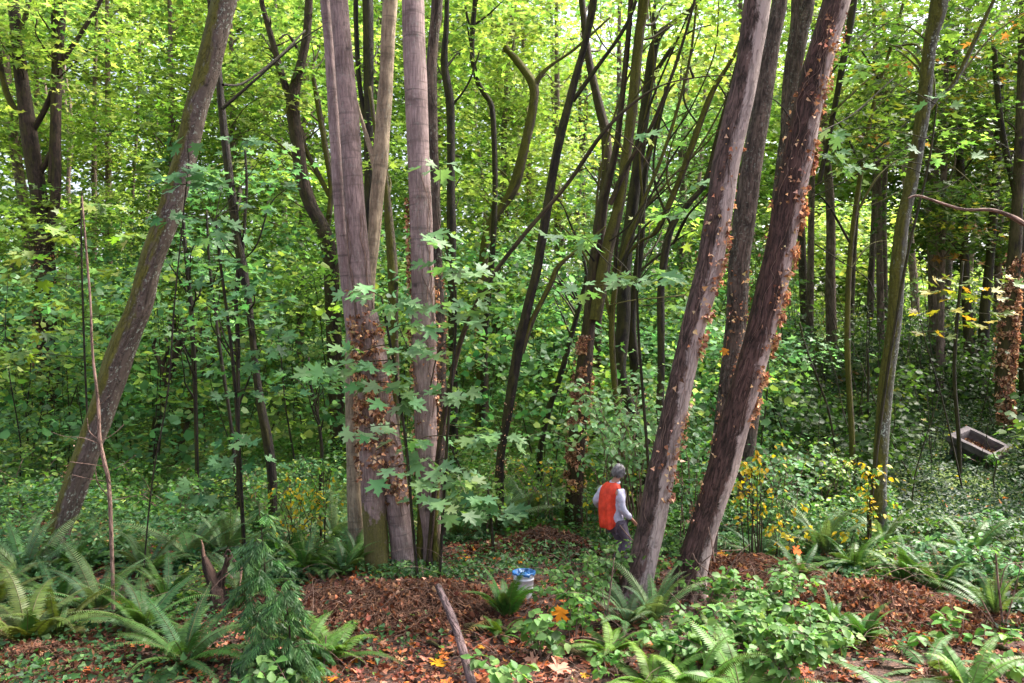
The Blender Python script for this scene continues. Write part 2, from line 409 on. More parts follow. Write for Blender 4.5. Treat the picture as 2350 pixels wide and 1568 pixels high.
# ---------------------------------------------------------------- foliage colours
VIVID = [(0.21, 0.32, 0.05, 3), (0.29, 0.39, 0.09, 2), (0.11, 0.21, 0.04, 2.4), (0.30, 0.38, 0.13, 1), (0.05, 0.13, 0.03, 1)]
MID = [(0.14, 0.26, 0.045, 3), (0.20, 0.32, 0.07, 2), (0.07, 0.15, 0.03, 2.5)]
TEAL = [(0.095, 0.22, 0.085, 3), (0.15, 0.29, 0.13, 2), (0.045, 0.14, 0.05, 2)]  # leaf greens with the blue of reflected skylight put into the colour
PALE = [(0.20, 0.36, 0.16, 3), (0.14, 0.28, 0.11, 2), (0.28, 0.42, 0.24, 1)]
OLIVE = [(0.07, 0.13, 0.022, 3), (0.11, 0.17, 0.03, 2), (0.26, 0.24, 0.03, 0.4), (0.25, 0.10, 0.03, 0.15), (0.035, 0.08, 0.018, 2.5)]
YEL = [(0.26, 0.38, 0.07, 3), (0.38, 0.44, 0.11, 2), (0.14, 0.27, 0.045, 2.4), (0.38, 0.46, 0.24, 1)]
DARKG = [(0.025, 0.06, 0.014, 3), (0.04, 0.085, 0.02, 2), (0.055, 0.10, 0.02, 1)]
UNDER = [(0.07, 0.17, 0.03, 3), (0.10, 0.23, 0.04, 2), (0.045, 0.12, 0.025, 3), (0.16, 0.25, 0.035, 0.6)]
DRY = [(0.44, 0.25, 0.145, 3), (0.24, 0.115, 0.065, 2.5), (0.60, 0.39, 0.25, 2), (0.12, 0.055, 0.035, 2)]

def spray_leaves(acc, C, out, n, rad, size, pal, tmpl, tilt=0.38, droop=0.15, flat=0.14, g=None, hue=None):
    """sprays: C (m,3) centres, out (m,3) outward directions; n leaves each, in flattish tiers"""
    g = g or rng
    m = len(C); k = m*n
    Cc = np.repeat(C, n, 0); O = np.repeat(out, n, 0)
    r = g.normal(0, rad, (k, 3))*[1, 1, flat]
    tip = np.repeat(g.normal(0, 0.12, (m, 2)), n, 0)                 # each tier tips a little
    r[:, 2] += r[:, 0]*tip[:, 0]+r[:, 1]*tip[:, 1]-0.10*(r[:, 0]**2+r[:, 1]**2)/max(rad, 0.1)
    D = unit(O*0.7+r*[1, 1, 0.2]/rad+g.normal(0, 0.5, (k, 3))*[1, 1, 0.4]); D[:, 2] -= droop
    Nn = g.normal(0, tilt, (k, 3)); Nn[:, 2] += 1; Nn[:, 1] -= 0.12
    c = np.repeat(palette(pal, m, 0.30, g), n, 0)*0.75+palette(pal, k, 0.2, g)*0.25
    c = c*np.exp(g.normal(0, 0.13, (k, 1)))
    acc.leaves(tmpl, Cc+r, D, Nn, size*g.uniform(0.5, 1.3, k)*np.repeat(g.uniform(0.7, 1.35, m), n), c)

def crown_leaves(acc, ells, pal, size=0.17, tmpl=T_STAR, per=22, seed=1, gap=0.42, rad=0.45, centre=None):
    """ells: (u, v, ru, rv, Y, rY, count of sprays)"""
    g = np.random.default_rng(seed); allC = []
    for (u, v, ru, rv, Y, rY, cnt) in ells:
        a = unit(g.normal(0, 1, (cnt*3, 3)))*g.uniform(0, 1, (cnt*3, 1))**0.45
        y = Y+a[:, 1]*rY
        C = np.stack([(u+a[:, 0]*ru-1175)/F*y, y, CZ-(v+a[:, 2]*rv-784)/F*y], 1)
        keep = vnoise(C*[0.55, 0.55, 0.9], seed+11) > gap
        C = C[keep][:cnt]
        C = C[C[:, 2] > gz(C[:, 0], C[:, 1])+0.4]
        c0 = np.array([(u-1175)/F*Y, Y, 0]); out = unit((C-c0)*[1, 1, 0]+1e-3)
        spray_leaves(acc, C, out, per, rad, size, pal, tmpl, g=g); allC.append(C)
    return np.concatenate(allC)

def limb(acc, a, b, r0, r1, seed=0, sag=0.0, n=4, wob=0.12):
    a = np.array(a, float); b = np.array(b, float); Ln = np.linalg.norm(b-a)
    g = np.random.default_rng(seed)
    m1 = a+(b-a)*0.33+g.normal(0, wob*Ln*0.5, 3)+[0, 0, sag*Ln]; m2 = a+(b-a)*0.68+g.normal(0, wob*Ln*0.5, 3)+[0, 0, sag*Ln*0.8]
    p = crom([a, m1, m2, b], 4); acc.tube(p, np.linspace(r0, r1, len(p)), n, seed=seed)

def dry_ivy(root, paths, specs, seed=5, vines=0):
    """dried brown ivy leaves clinging to trunks; specs: (stem, v_top, v_bottom, Y, angle centre, spread, count, size)"""
    g = np.random.default_rng(seed); acc = Acc()
    for (si, v0, v1, ang, spr, cnt, size) in specs:
        s = paths[si]
        vv = 784-(s[:, 2]-CZ)/s[:, 1]*F
        ok = np.where((vv > v0) & (vv < v1))[0]
        if len(ok) < 2: continue
        k = g.uniform(ok[0], ok[-1], cnt)
        # clumpy along the trunk
        th = R(ang)+g.normal(0, R(spr), cnt)
        cl = vnoise(np.stack([k*0.9, th*1.6, k*0], 1), seed) > 0.42
        k = k[cl]; th = th[cl]; cnt2 = len(k)
        i = np.floor(k).astype(int); i = np.minimum(i, len(s)-2); f = (k-i)[:, None]
        pos = s[i, :3]*(1-f)+s[i+1, :3]*f; r = (s[i, 3]*(1-f[:, 0])+s[i+1, 3]*f[:, 0])
        outd = np.stack([np.cos(th), np.sin(th), np.zeros(cnt2)], 1)      # 0 = right, -90 = towards the camera
        P = pos+outd*(r*g.uniform(0.97, 1.25, cnt2)+0.01)[:, None]
        D = outd*0.5+g.normal(0, 0.7, (cnt2, 3)); D[:, 2] -= 0.5
        Nn = outd+g.normal(0, 0.6, (cnt2, 3))
        acc.leaves(T_IVY if size > 0.05 else T_CURL, P, D, Nn, size*g.uniform(0.4, 1.25, cnt2), palette(DRY, cnt2, 0.3, g)*1.2)
    if acc.n: link('dry_ivy', acc.mesh('dry_ivy', M_DRY), root)
def ivy_vines(root, paths, specs, seed=5):
    g = np.random.default_rng(seed); acc = Acc()
    for (si, v0, v1, ang, spr, cnt, size) in specs:
        s = paths[si]; vv = 784-(s[:, 2]-CZ)/s[:, 1]*F
        ok = np.where((vv > v0) & (vv < v1))[0]
        if len(ok) < 6: continue
        for _ in range(cnt):
            a = int(g.integers(0, max(1, len(ok)-5))); ln = int(g.integers(5, 22)); seg = ok[a:a+ln]
            th = R(ang)+g.normal(0, R(spr)); pts = []
            for j in seg:
                th += g.normal(0, 0.16)
                pts.append(s[j, :3]+np.array([math.cos(th), math.sin(th), 0])*(s[j, 3]*1.04+0.006))
            if len(pts) > 3: acc.tube(crom(pts, 3), size*g.uniform(0.5, 1.2), 4, seed=3)
    if acc.n: link('vines', acc.mesh('vines', B_TWIG), root)

def tree(name, label, Y, stems, mat, cat='tree', group=None, crown=None, pal=MID, size=0.17, per=22, tmpl=T_STAR, seed=1,
         ivy=None, vines=None, bump=0.10, flare=0.0, nseg=14, limbs=0.25, lmat=None, rad=0.45, gap=0.42, parts=None, leafmat=None):
    paths = []
    for i, st in enumerate(stems):
        opt = {}
        if isinstance(st, tuple): st, opt = st
        y = Y+opt.get('dY', 0)
        paths.append((stem_path(st, y, grounded=opt.get('ground', i == 0)), opt))
    base = paths[0][0][0, :3]
    z0 = g1(base[0], base[1])
    root = empty(name, (base[0], base[1], z0), label, cat, group)
    for i, (s, opt) in enumerate(paths):
        acc = Acc()
        n = nseg if s[:, 3].max() > 0.07 else (8 if s[:, 3].max() > 0.03 else 6)
        acc.tube(s[:, :3], s[:, 3], n, bump=opt.get('bump', bump), flare=opt.get('flare', flare if (i == 0 or opt.get('ground')) else 0), seed=seed*3+i)
        o = link(opt.get('name', 'trunk' if i == 0 else 'branch'), acc.mesh(name, opt.get('mat', mat), True), root)
        if opt.get('label'): o['label'] = opt['label']
    P = [p[0] for p in paths]
    if crown:
        acc = Acc(); C = crown_leaves(acc, crown, pal, size, tmpl, per, seed, gap, rad)
        lim = Acc()
        if limbs and len(C):
            g = np.random.default_rng(seed+50)
            for c in C[g.uniform(0, 1, len(C)) < limbs]:
                # nearest woody point below the spray
                best = None
                for s in P:
                    d = np.linalg.norm((s[:, :3]-c)*[1, 1, 0.6], axis=1)+np.where(s[:, 2] > c[2], 50, 0)+0.5*np.abs((c[2]-s[:, 2])-1.0)
                    j = int(np.argmin(d))
                    if best is None or d[j] < best[0]: best = (d[j], s[j])
                if best[0] < 6:
                    a = best[1]; limb(lim, a[:3], c, min(0.035, a[3]*0.5), 0.006, int(g.integers(1e6)), 0.05)
        if acc.n: link('crown', acc.mesh2('crown', leafmat or M_LEAFB, lim, lmat or mat), root)
    if ivy: dry_ivy(root, P, ivy, seed)
    if vines: ivy_vines(root, P, vines, seed+1)
    return root, P

# ================================================================ FOREGROUND TREES
HI = 700   # crowns of the near trees stand above the picture
tree('leaning_tree', 'mossy trunk leaning right across the left side, with a green mossy left edge', 12.3,
     [[(124, 1285, 61), (132, 1225, 58), (157, 1162, 60), (197, 1045, 60), (238, 927, 63), (277, 810, 69), (322, 693, 63), (355, 576, 63), (398, 459, 61), (430, 335, 58), (464, 200, 58), (492, 95, 63), (514, 0, 61), (550, -150, 56), (580, -420, 46), (600, -800, 33), (600, -1200, 19)],
      ([(512, 195, 20, 0.3), (560, 190, 10, 0.8), (640, 130, 8, 1.4), (700, 70, 6, 2)], dict(ground=False, mat=B_DARK)),
      ([(510, 250, 14, 0.1), (590, 180, 9, 0.3), (680, 100, 7, 0.6), (740, 60, 5, 0.8)], dict(ground=False, mat=B_DARK))],
     B_MOSS, crown=[(600, -1000, 450, 350, 12.3, 3, 34)], pal=MID, size=0.2, per=16, seed=21, bump=0.14, flare=0.25, nseg=28, limbs=0.3,
     ivy=[(0, 1000, 1200, 190, 22, 60, 0.045)])

tree('twin_maple', 'big double trunk with two fused feet left of centre, moss on its left foot', 12.0,
     [([(866, 1325, 62), (862, 1230, 60), (856, 1100, 62), (852, 950, 64), (846, 840, 60), (835, 740, 58), (818, 520, 52), (803, 300, 50), (787, 110, 45), (778, 0, 44), (766, -200, 40), (750, -600, 32), (740, -1000, 20)], dict(mat=B_PINKM)),
      ([(928, 1285, 62, 0.15), (915, 1180, 62, 0.1), (898, 1050, 58, 0.1), (880, 930, 54, 0.05), (862, 800, 50, 0.0), (846, 720, 44, 0)], dict(name='trunk', ground=True)),
      ([(822, 860, 22, 0.3), (806, 740, 32, 0.35), (797, 640, 36, 0.4), (784, 500, 36, 0.35), (770, 300, 32, 0.3), (757, 100, 30, 0.3), (748, 0, 30, 0.3), (735, -200, 28, .2), (700, -700, 20)], dict(name='trunk'))],
     B_PINK, crown=[(800, -900, 420, 350, 12, 3, 34)], pal=MID, size=0.2, per=16, seed=22, bump=0.07, flare=0.16, nseg=32,
     ivy=[(0, 640, 1130, -120, 55, 1300, 0.07), (0, 830, 1000, -90, 40, 800, 0.07), (1, 730, 1150, -100, 45, 1300, 0.07)],
     vines=[(0, 480, 1000, -90, 45, 12, 0.006), (1, 750, 1200, -90, 40, 8, 0.006)])
tree('pale_tree', 'pale brown trunk foot standing close behind the big double trunk on its left', 13.0,
     [[(818, 1240, 40), (812, 1100, 36), (808, 950, 34), (806, 800, 30), (812, 600, 24), (816, 300, 20)]], B_BEIGE, seed=31, flare=0.25, nseg=20)
tree('beige_tree', 'pale beige trunk with dark knots between the two big central trunks', 12.9,
     [[(862, 1230, 28), (852, 950, 26), (846, 740, 26), (848, 640, 28), (857, 560, 30), (863, 470, 36), (872, 385, 38), (876, 330, 36), (884, 200, 34), (890, 80, 34), (896, 0, 34), (905, -200, 32), (915, -600, 24)],
      ([(868, 400, 26), (846, 330, 14), (820, 240, 7), (800, 150, 5)], dict(ground=False))],
     B_BEIGE, crown=[(930, -750, 350, 300, 13, 2.5, 15)], size=0.2, per=14, seed=32, bump=0.16, nseg=22)
tree('straight_maple', 'tall straight pinkish grey trunk in the middle, right of the double trunk', 12.3,
     [[(990, 1300, 52), (986, 1180, 52), (980, 1050, 54), (976, 900, 56), (973, 760, 60), (968, 560, 58), (960, 350, 56), (953, 150, 56), (948, 0, 55), (942, -250, 50), (935, -700, 40), (930, -1100, 22)],
      ([(962, 1320, 22, -0.1), (966, 1200, 18, -0.05), (962, 1100, 14, 0.1), (958, 1000, 10, 0.15)], dict(name='shoot', mat=B_GREEN, ground=True)),
      ([(1003, 1310, 22, -0.15), (1000, 1200, 20, -0.12), (1006, 1100, 14, 0.0), (1012, 960, 9, 0.1)], dict(name='shoot', mat=B_GREEN, ground=True))],
     B_PINK, crown=[(950, -950, 380, 300, 12.3, 3, 34)], size=0.2, per=16, seed=23, bump=0.06, nseg=30, flare=0.15,
     ivy=[(0, 430, 800, 185, 20, 520, 0.062), (0, 600, 1050, -8, 18, 320, 0.058), (0, 800, 1100, -150, 40, 260, 0.058)],
     vines=[(0, 380, 1000, -120, 50, 9, 0.005)])
tree('ivy_flecked_tree', 'narrow grey-brown trunk just right of the straight central trunk, flecked with brown ivy', 13.9,
     [[(1010, 1150, 26), (1012, 950, 26), (1012, 780, 26), (1006, 600, 22), (998, 400, 22), (990, 200, 27), (996, 80, 27), (1003, 0, 28), (1015, -300, 24), (1030, -700, 16)]],
     B_GREY, crown=[(1040, -700, 300, 250, 14, 2.5, 14)], size=0.2, per=14, seed=24,
     ivy=[(0, 580, 1000, -70, 70, 300, 0.055)])
tree('slender_tree', 'long thin bare stem leaning right from the foot of the central trunks', 12.1,
     [[(985, 1270, 14), (1004, 1060, 14), (1030, 900, 15), (1062, 770, 14), (1120, 650, 14), (1200, 542, 14), (1300, 425, 13), (1395, 292, 13), (1500, 205, 11), (1600, 178, 9), (1690, 172, 6)],
      ([(1592, 178, 8), (1584, 155, 6), (1598, 150, 4)], dict(ground=False)),
      ([(1062, 770, 6), (1010, 800, 5), (985, 900, 3)], dict(ground=False)),
      ([(1400, 290, 5), (1460, 340, 4), (1520, 420, 3), (1600, 520, 2)], dict(ground=False))], B_BROWN, seed=33, bump=0.05)

tree('dark_trunk_tree', 'dark slanting trunk right of centre with a mossy side branch low down', 15,
     [[(1146, 1110, 24), (1150, 1040, 22), (1165, 950, 24), (1185, 825, 26), (1212, 700, 25), (1236, 600, 24), (1262, 440, 22), (1282, 330, 22), (1315, 200, 20), (1345, 90, 18), (1362, 0, 20), (1380, -200, 16), (1400, -500, 10)],
      ([(1196, 810, 18), (1222, 735, 15), (1262, 655, 14), (1285, 608, 15), (1345, 560, 12), (1390, 520, 7)], dict(ground=False, mat=B_GREEN)),
      ([(1315, 232, 14), (1370, 155, 13), (1430, 70, 11), (1460, 0, 9), (1490, -120, 6)], dict(ground=False))],
     B_DARK, crown=[(1390, -250, 350, 220, 15, 2.5, 20)], pal=VIVID, size=0.2, seed=25, per=18, limbs=0.3,
     ivy=[(0, 900, 1110, -60, 60, 130, 0.05)])
tree('ivy_covered_tree', 'leaning trunk above the person, its left side thick with brown dead ivy', 15.5,
     [[(1318, 1135, 44), (1322, 1050, 44), (1330, 940, 42), (1340, 850, 40), (1352, 740, 34), (1364, 600, 28), (1380, 480, 26), (1400, 400, 20), (1418, 312, 16), (1438, 126, 14), (1448, 0, 13), (1455, -200, 10)],
      ([(1366, 735, 34, -0.1), (1380, 650, 34, -0.1), (1398, 554, 30, -0.1), (1422, 465, 27, -0.1), (1438, 352, 25, -0.1), (1453, 227, 27, -0.1), (1468, 76, 26), (1478, 0, 28), (1490, -250, 22), (1500, -600, 14)], dict(name='trunk', mat=B_GREEN, ground=False)),
      ([(1400, 470, 16, -0.2), (1440, 380, 12, -0.3), (1500, 280, 10, -0.5), (1560, 120, 8, -0.7), (1600, -20, 7, -0.8)], dict(ground=False)),
      ([(1398, 554, 9, -0.2), (1440, 520, 8, -0.3), (1500, 440, 6, -0.4), (1545, 400, 5, -0.5), (1640, 370, 3, -0.6)], dict(ground=False, mat=B_DARK)),
      ([(1438, 352, 7, -0.2), (1390, 300, 6, -0.3), (1330, 280, 4, -0.4), (1270, 300, 2, -0.4)], dict(ground=False, mat=B_GREEN)),
      ([(1453, 227, 7, -0.2), (1500, 180, 6, -0.3), (1560, 170, 4, -0.5)], dict(ground=False, mat=B_GREEN)),
      ([(1364, 600, 7, -0.1), (1320, 540, 6, -0.2), (1290, 470, 4, -0.3), (1250, 430, 3, -0.3)], dict(ground=False, mat=B_DARK))],
     B_BROWN, crown=[(1500, -300, 400, 200, 15.5, 2.5, 20), (1520, 60, 120, 90, 16.5, 1, 14)], pal=VIVID, size=0.19, seed=26, per=18, flare=0.15,
     ivy=[(0, 770, 1125, 225, 30, 3600, 0.06), (0, 850, 1125, -12, 14, 350, 0.06)])
tree('forked_dark_tree', 'dark forked trunk rising behind the person with an arching mossy branch to the right', 17.5,
     [[(1468, 1120, 44), (1476, 1064, 36), (1452, 960, 32), (1422, 856, 34), (1430, 740, 35), (1432, 620, 34), (1448, 504, 30), (1467, 352, 28), (1487, 201, 25), (1507, 91, 25), (1560, 40, 20), (1605, 0, 18), (1680, -120, 12)],
      ([(1480, 1080, 34, 0.2), (1478, 1000, 30, 0.2), (1463, 870, 32, 0.3), (1450, 740, 22, 0.3), (1470, 560, 18, 0.3), (1480, 400, 16, 0.3), (1530, 200, 12, 0.3)], dict(name='trunk', ground=False)),
      ([(1405, 620, 10, -0.2), (1430, 592, 14, -0.4), (1470, 555, 17, -0.6), (1507, 530, 17, -0.8), (1543, 453, 17, -0.9), (1573, 378, 17, -1), (1618, 252, 17, -1), (1643, 195, 14, -1), (1690, 116, 10, -1), (1730, 0, 7, -1)], dict(ground=False, mat=B_GREEN)),
      ([(1487, 201, 18), (1515, 150, 14), (1560, 90, 12), (1620, 60, 8), (1700, 60, 6)], dict(ground=False)),
      ([(1452, 420, 12), (1500, 330, 10), (1540, 200, 8), (1650, 150, 5)], dict(ground=False, mat=B_GREEN)),
      ([(1467, 352, 8, 0.1), (1510, 300, 7, 0.1), (1590, 250, 5, 0.2), (1660, 240, 3, 0.3)], dict(ground=False, mat=B_DARK)),
      ([(1448, 504, 9, 0), (1490, 470, 8, -0.1), (1560, 410, 6, -0.2), (1640, 380, 4, -0.2), (1700, 390, 2, -0.2)], dict(ground=False, mat=B_DARK)),
      ([(1487, 201, 9, 0), (1440, 150, 7, -0.2), (1390, 110, 5, -0.4), (1350, 40, 4, -0.5)], dict(ground=False, mat=B_GREEN)),
      ([(1507, 91, 10, 0), (1500, 30, 9, 0), (1520, -60, 7, 0)], dict(ground=False, mat=B_DARK)),
      ([(1573, 378, 7, -1), (1620, 330, 6, -1.2), (1650, 300, 5, -1.2), (1700, 290, 3, -1.2)], dict(ground=False, mat=B_GREEN)),
      ([(1543, 453, 7, -0.9), (1530, 400, 6, -1), (1545, 320, 4, -1), (1590, 230, 3, -1)], dict(ground=False, mat=B_GREEN)),
      ([(1604, 290, 6, -1), (1570, 230, 5, -1), (1580, 150, 4, -1), (1610, 60, 3, -1)], dict(ground=False, mat=B_DARK))],
     B_DARK, crown=[(1600, -200, 350, 200, 17.5, 3, 25), (1620, 90, 110, 80, 18.5, 1, 12), (1560, 520, 90, 50, 18, 1, 8)], pal=YEL, size=0.2, seed=27, per=18, flare=0.1,
     ivy=[(1, 850, 1060, -90, 60, 260, 0.055)])
tree('mossy_branch_tree', 'dark branching trunk behind the left of the two leaning foreground trunks', 16.5,
     [[(1512, 1000, 20), (1517, 850, 18), (1517, 755, 19), (1518, 650, 19), (1538, 530, 19), (1578, 470, 20), (1620, 415, 16), (1650, 300, 12), (1690, 150, 9), (1720, 0, 7)],
      ([(1392, 702, 6, -0.6), (1450, 690, 8, -0.5), (1530, 682, 10, -0.2), (1570, 678, 12)], dict(ground=False, mat=B_GREEN)),
      ([(1540, 520, 8), (1500, 400, 6), (1520, 250, 5), (1560, 130, 4)], dict(ground=False))],
     B_DARK, seed=28, crown=[(1640, 120, 90, 120, 17, 1, 12)], pal=YEL)

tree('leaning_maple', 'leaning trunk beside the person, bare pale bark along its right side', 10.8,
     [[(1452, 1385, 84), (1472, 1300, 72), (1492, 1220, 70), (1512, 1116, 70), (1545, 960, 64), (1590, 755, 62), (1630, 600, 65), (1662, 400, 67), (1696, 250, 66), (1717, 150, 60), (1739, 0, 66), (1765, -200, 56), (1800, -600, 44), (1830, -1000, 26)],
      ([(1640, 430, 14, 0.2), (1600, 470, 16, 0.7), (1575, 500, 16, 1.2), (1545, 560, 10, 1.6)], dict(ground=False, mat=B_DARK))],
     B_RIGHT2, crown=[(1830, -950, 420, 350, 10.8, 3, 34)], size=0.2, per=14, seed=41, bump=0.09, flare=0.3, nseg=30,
     ivy=[(0, 430, 900, -25, 28, 420, 0.07), (0, 650, 1150, -45, 35, 330, 0.07), (0, 300, 640, -90, 60, 90, 0.06)],
     vines=[(0, 350, 1250, -80, 45, 14, 0.003)])
tree('grey_tree', 'grey trunk with dark knots standing between the two leaning foreground trunks', 12.6,
     [[(1628, 1180, 48), (1645, 1080, 46), (1662, 950, 46), (1688, 755, 50), (1697, 600, 50), (1722, 400, 52), (1746, 250, 50), (1768, 100, 46), (1790, 0, 38), (1815, -200, 34), (1850, -600, 24)],
      ([(1755, 220, 8), (1790, 240, 7, 0.3), (1830, 300, 6, .6)], dict(ground=False, mat=B_DARK))],
     B_GREY, crown=[(1880, -700, 350, 300, 12.6, 2.5, 15)], size=0.2, per=14, seed=42, bump=0.12, nseg=26, flare=0.1,
     ivy=[(0, 620, 1120, -60, 70, 560, 0.06), (0, 700, 1000, 0, 30, 150, 0.06)])
tree('dark_leaning_tree', 'right-hand leaning trunk, dark bark with a trail of brown ivy on its right', 10.9,
     [[(1572, 1365, 96), (1588, 1300, 82), (1612, 1220, 76), (1646, 1116, 76), (1690, 960, 72), (1748, 755, 74), (1782, 600, 74), (1823, 400, 72), (1853, 250, 72), (1876, 150, 70), (1921, 0, 68), (1965, -180, 58), (2030, -600, 44), (2070, -1000, 26)],
      ([(1840, 330, 8, .1), (1890, 300, 8, .4), (1960, 260, 8, 1.0), (2050, 180, 6, 1.6)], dict(ground=False, mat=B_DARK))],
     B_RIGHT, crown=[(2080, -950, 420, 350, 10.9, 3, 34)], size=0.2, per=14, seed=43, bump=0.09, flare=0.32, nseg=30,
     ivy=[(0, 40, 480, -60, 50, 420, 0.065), (0, 300, 980, -18, 20, 1700, 0.068), (0, 500, 1000, -45, 25, 260, 0.06), (0, 1000, 1200, 185, 15, 90, 0.055), (0, 200, 620, 185, 15, 60, 0.055)],
     vines=[(0, 0, 1000, -70, 50, 20, 0.003), (0, 0, 500, -110, 40, 8, 0.004)])
tree('high_double_trunk', 'smooth grey double trunk rising behind the tops of the leaning foreground trunks', 16,
     [[(1720, 1000, 36), (1760, 700, 36), (1790, 450, 36), (1812, 250, 32), (1836, 80, 40), (1850, 0, 44), (1875, -300, 36)],
      ([(1800, 380, 20), (1806, 200, 24), (1826, 60, 26), (1828, 0, 26), (1825, -200, 22)], dict(ground=False, name='trunk')),
      ([(1880, 420, 12, 0.5), (1915, 250, 14, 0.5), (1950, 60, 18, 0.5), (1962, -20, 18, 0.5)], dict(ground=False, mat=B_DARK)),
      ([(1860, 430, 10, 0.2), (1960, 380, 9, 0.5), (2060, 300, 7, 0.8), (2140, 230, 5, 1)], dict(ground=False, mat=B_DARK)),
      ([(1860, 455, 9, 0.2), (1950, 410, 8, 0.5), (2060, 345, 7, 0.8), (2120, 330, 5, 1)], dict(ground=False, mat=B_DARK)),
      ([(1870, 300, 9, 0.3), (1940, 230, 8, 0.5), (2030, 150, 6, 0.8), (2110, 100, 4, 1)], dict(ground=False, mat=B_GREEN)),
      ([(1880, 200, 8, 0.4), (1950, 120, 7, 0.6), (2040, 50, 5, 0.9), (2120, 20, 3, 1)], dict(ground=False, mat=B_DARK)),
      ([(1870, 560, 7, 0.3), (1930, 600, 6, 0.4), (1990, 640, 5, 0.6), (2010, 690, 3, 0.7)], dict(ground=False, mat=B_DARK)),
      ([(1865, 500, 7, 0.2), (1930, 470, 6, 0.4), (2000, 470, 5, 0.6), (2080, 430, 3, 0.8)], dict(ground=False, mat=B_GREEN))],
     B_GREY, seed=44, crown=[(1990, 60, 170, 110, 17, 1.5, 36), (2000, 300, 130, 80, 17, 1.2, 20), (1900, -500, 300, 250, 16, 3, 30)], pal=OLIVE, size=0.16)
tree('lichen_tree', 'straight trunk on the right with moss on its left and white lichen on its right', 14,
     [[(2016, 1200, 36), (2020, 1064, 34), (2027, 960, 35), (2037, 856, 36), (2053, 730, 34), (2061, 604, 34), (2072, 504, 32), (2090, 428, 31), (2108, 327, 32), (2120, 240, 34), (2135, 100, 32), (2156, 0, 42), (2170, -200, 34), (2190, -600, 22)],
      ([(2120, 262, 22), (2150, 225, 16), (2190, 190, 14), (2232, 105, 13), (2262, 40, 11), (2290, -30, 9), (2320, -200, 7)], dict(ground=False, mat=B_LICH)),
      ([(2190, 190, 7), (2280, 80, 7, .3), (2380, 10, 6, .6)], dict(ground=False, mat=B_GREEN)),
      ([(2100, 330, 9), (2060, 350, 7, -0.3), (1990, 380, 5, -0.6)], dict(ground=False, mat=B_DARK)),
      ([(2108, 330, 8, 0), (2160, 300, 7, 0.2), (2240, 300, 5, 0.4), (2330, 350, 3, 0.5)], dict(ground=False, mat=B_DARK)),
      ([(2090, 430, 7, 0), (2150, 440, 5, 0.3), (2220, 400, 4, 0.5)], dict(ground=False, mat=B_DARK)),
      ([(2135, 100, 8, 0), (2080, 60, 7, -0.2), (2010, 60, 5, -0.4), (1960, 100, 3, -0.5)], dict(ground=False, mat=B_GREEN)),
      ([(2120, 240, 6, 0), (2060, 220, 5, -0.2), (1990, 240, 4, -0.3), (1930, 300, 2, -0.4)], dict(ground=False, mat=B_DARK))],
     B_LICH, seed=45, bump=0.08, flare=0.2, nseg=24,
     crown=[(2200, -300, 380, 280, 14, 3, 60), (2330, 60, 100, 100, 15, 1, 16), (2060, 120, 80, 90, 15, 1, 10)], pal=OLIVE, size=0.16)
tree('bent_stem', 'bare pinkish brown stem arching in from the right edge', 8.2,
     [[(2760, 1300, 30), (2680, 1000, 27), (2570, 740, 25), (2460, 590, 23), (2380, 530, 21), (2350, 514, 26), (2315, 494, 26), (2275, 482, 23), (2214, 481, 21), (2164, 468, 19), (2110, 450, 16), (2084, 455, 9)]], B_TWIG, seed=46, bump=0.10)
tree('brown_ivy_trunk', 'trunk near the right edge wrapped all round in brown dead ivy', 22.5,
     [[(2311, 985, 30), (2302, 900, 36), (2308, 800, 40), (2318, 700, 36), (2330, 560, 30), (2338, 400, 26), (2345, 200, 22), (2350, 0, 20)]],
     B_BROWN, seed=47, bump=0.1, crown=[(2330, 150, 120, 170, 23, 2, 40)], pal=OLIVE, size=0.17,
     ivy=[(0, 560, 985, -90, 60, 4200, 0.10)])
tree('forked_tree', 'dark V-shaped double trunk at the back right, above the stone planter', 26.5,
     [[(2243, 900, 50), (2232, 840, 34), (2222, 750, 24), (2215, 640, 22), (2208, 450, 20), (2195, 250, 16), (2180, 60, 12)],
      ([(2250, 880, 30), (2256, 800, 26), (2262, 700, 24), (2275, 560, 20), (2290, 350, 18), (2300, 100, 14)], dict(name='trunk', ground=False)),
      ([(2230, 870, 10), (2180, 845, 8), (2140, 835, 7)], dict(ground=False))],
     B_DARK, seed=48, crown=[(2240, 480, 130, 90, 27, 2, 34), (2230, 200, 150, 200, 27, 3, 80)], pal=OLIVE, size=0.18)
tree('straight_dark_tree', 'straight brown trunk at the back right, left of the V-shaped trunk', 30,
     [[(2152, 835, 38), (2148, 700, 34), (2142, 500, 32), (2136, 300, 28), (2130, 50, 24)]], B_FAR, seed=49,
     crown=[(2140, 300, 110, 240, 30, 3, 80)], pal=OLIVE, size=0.18)
tree('edge_tree', 'dark trunk cut by the right edge of the picture', 23.5,
     [[(2348, 910, 18), (2344, 700, 18), (2340, 500, 17), (2300, 300, 15), (2280, 100, 12)]], B_DARK, seed=50,
     crown=[(2380, 380, 120, 150, 24, 2, 40)], pal=OLIVE, size=0.17)

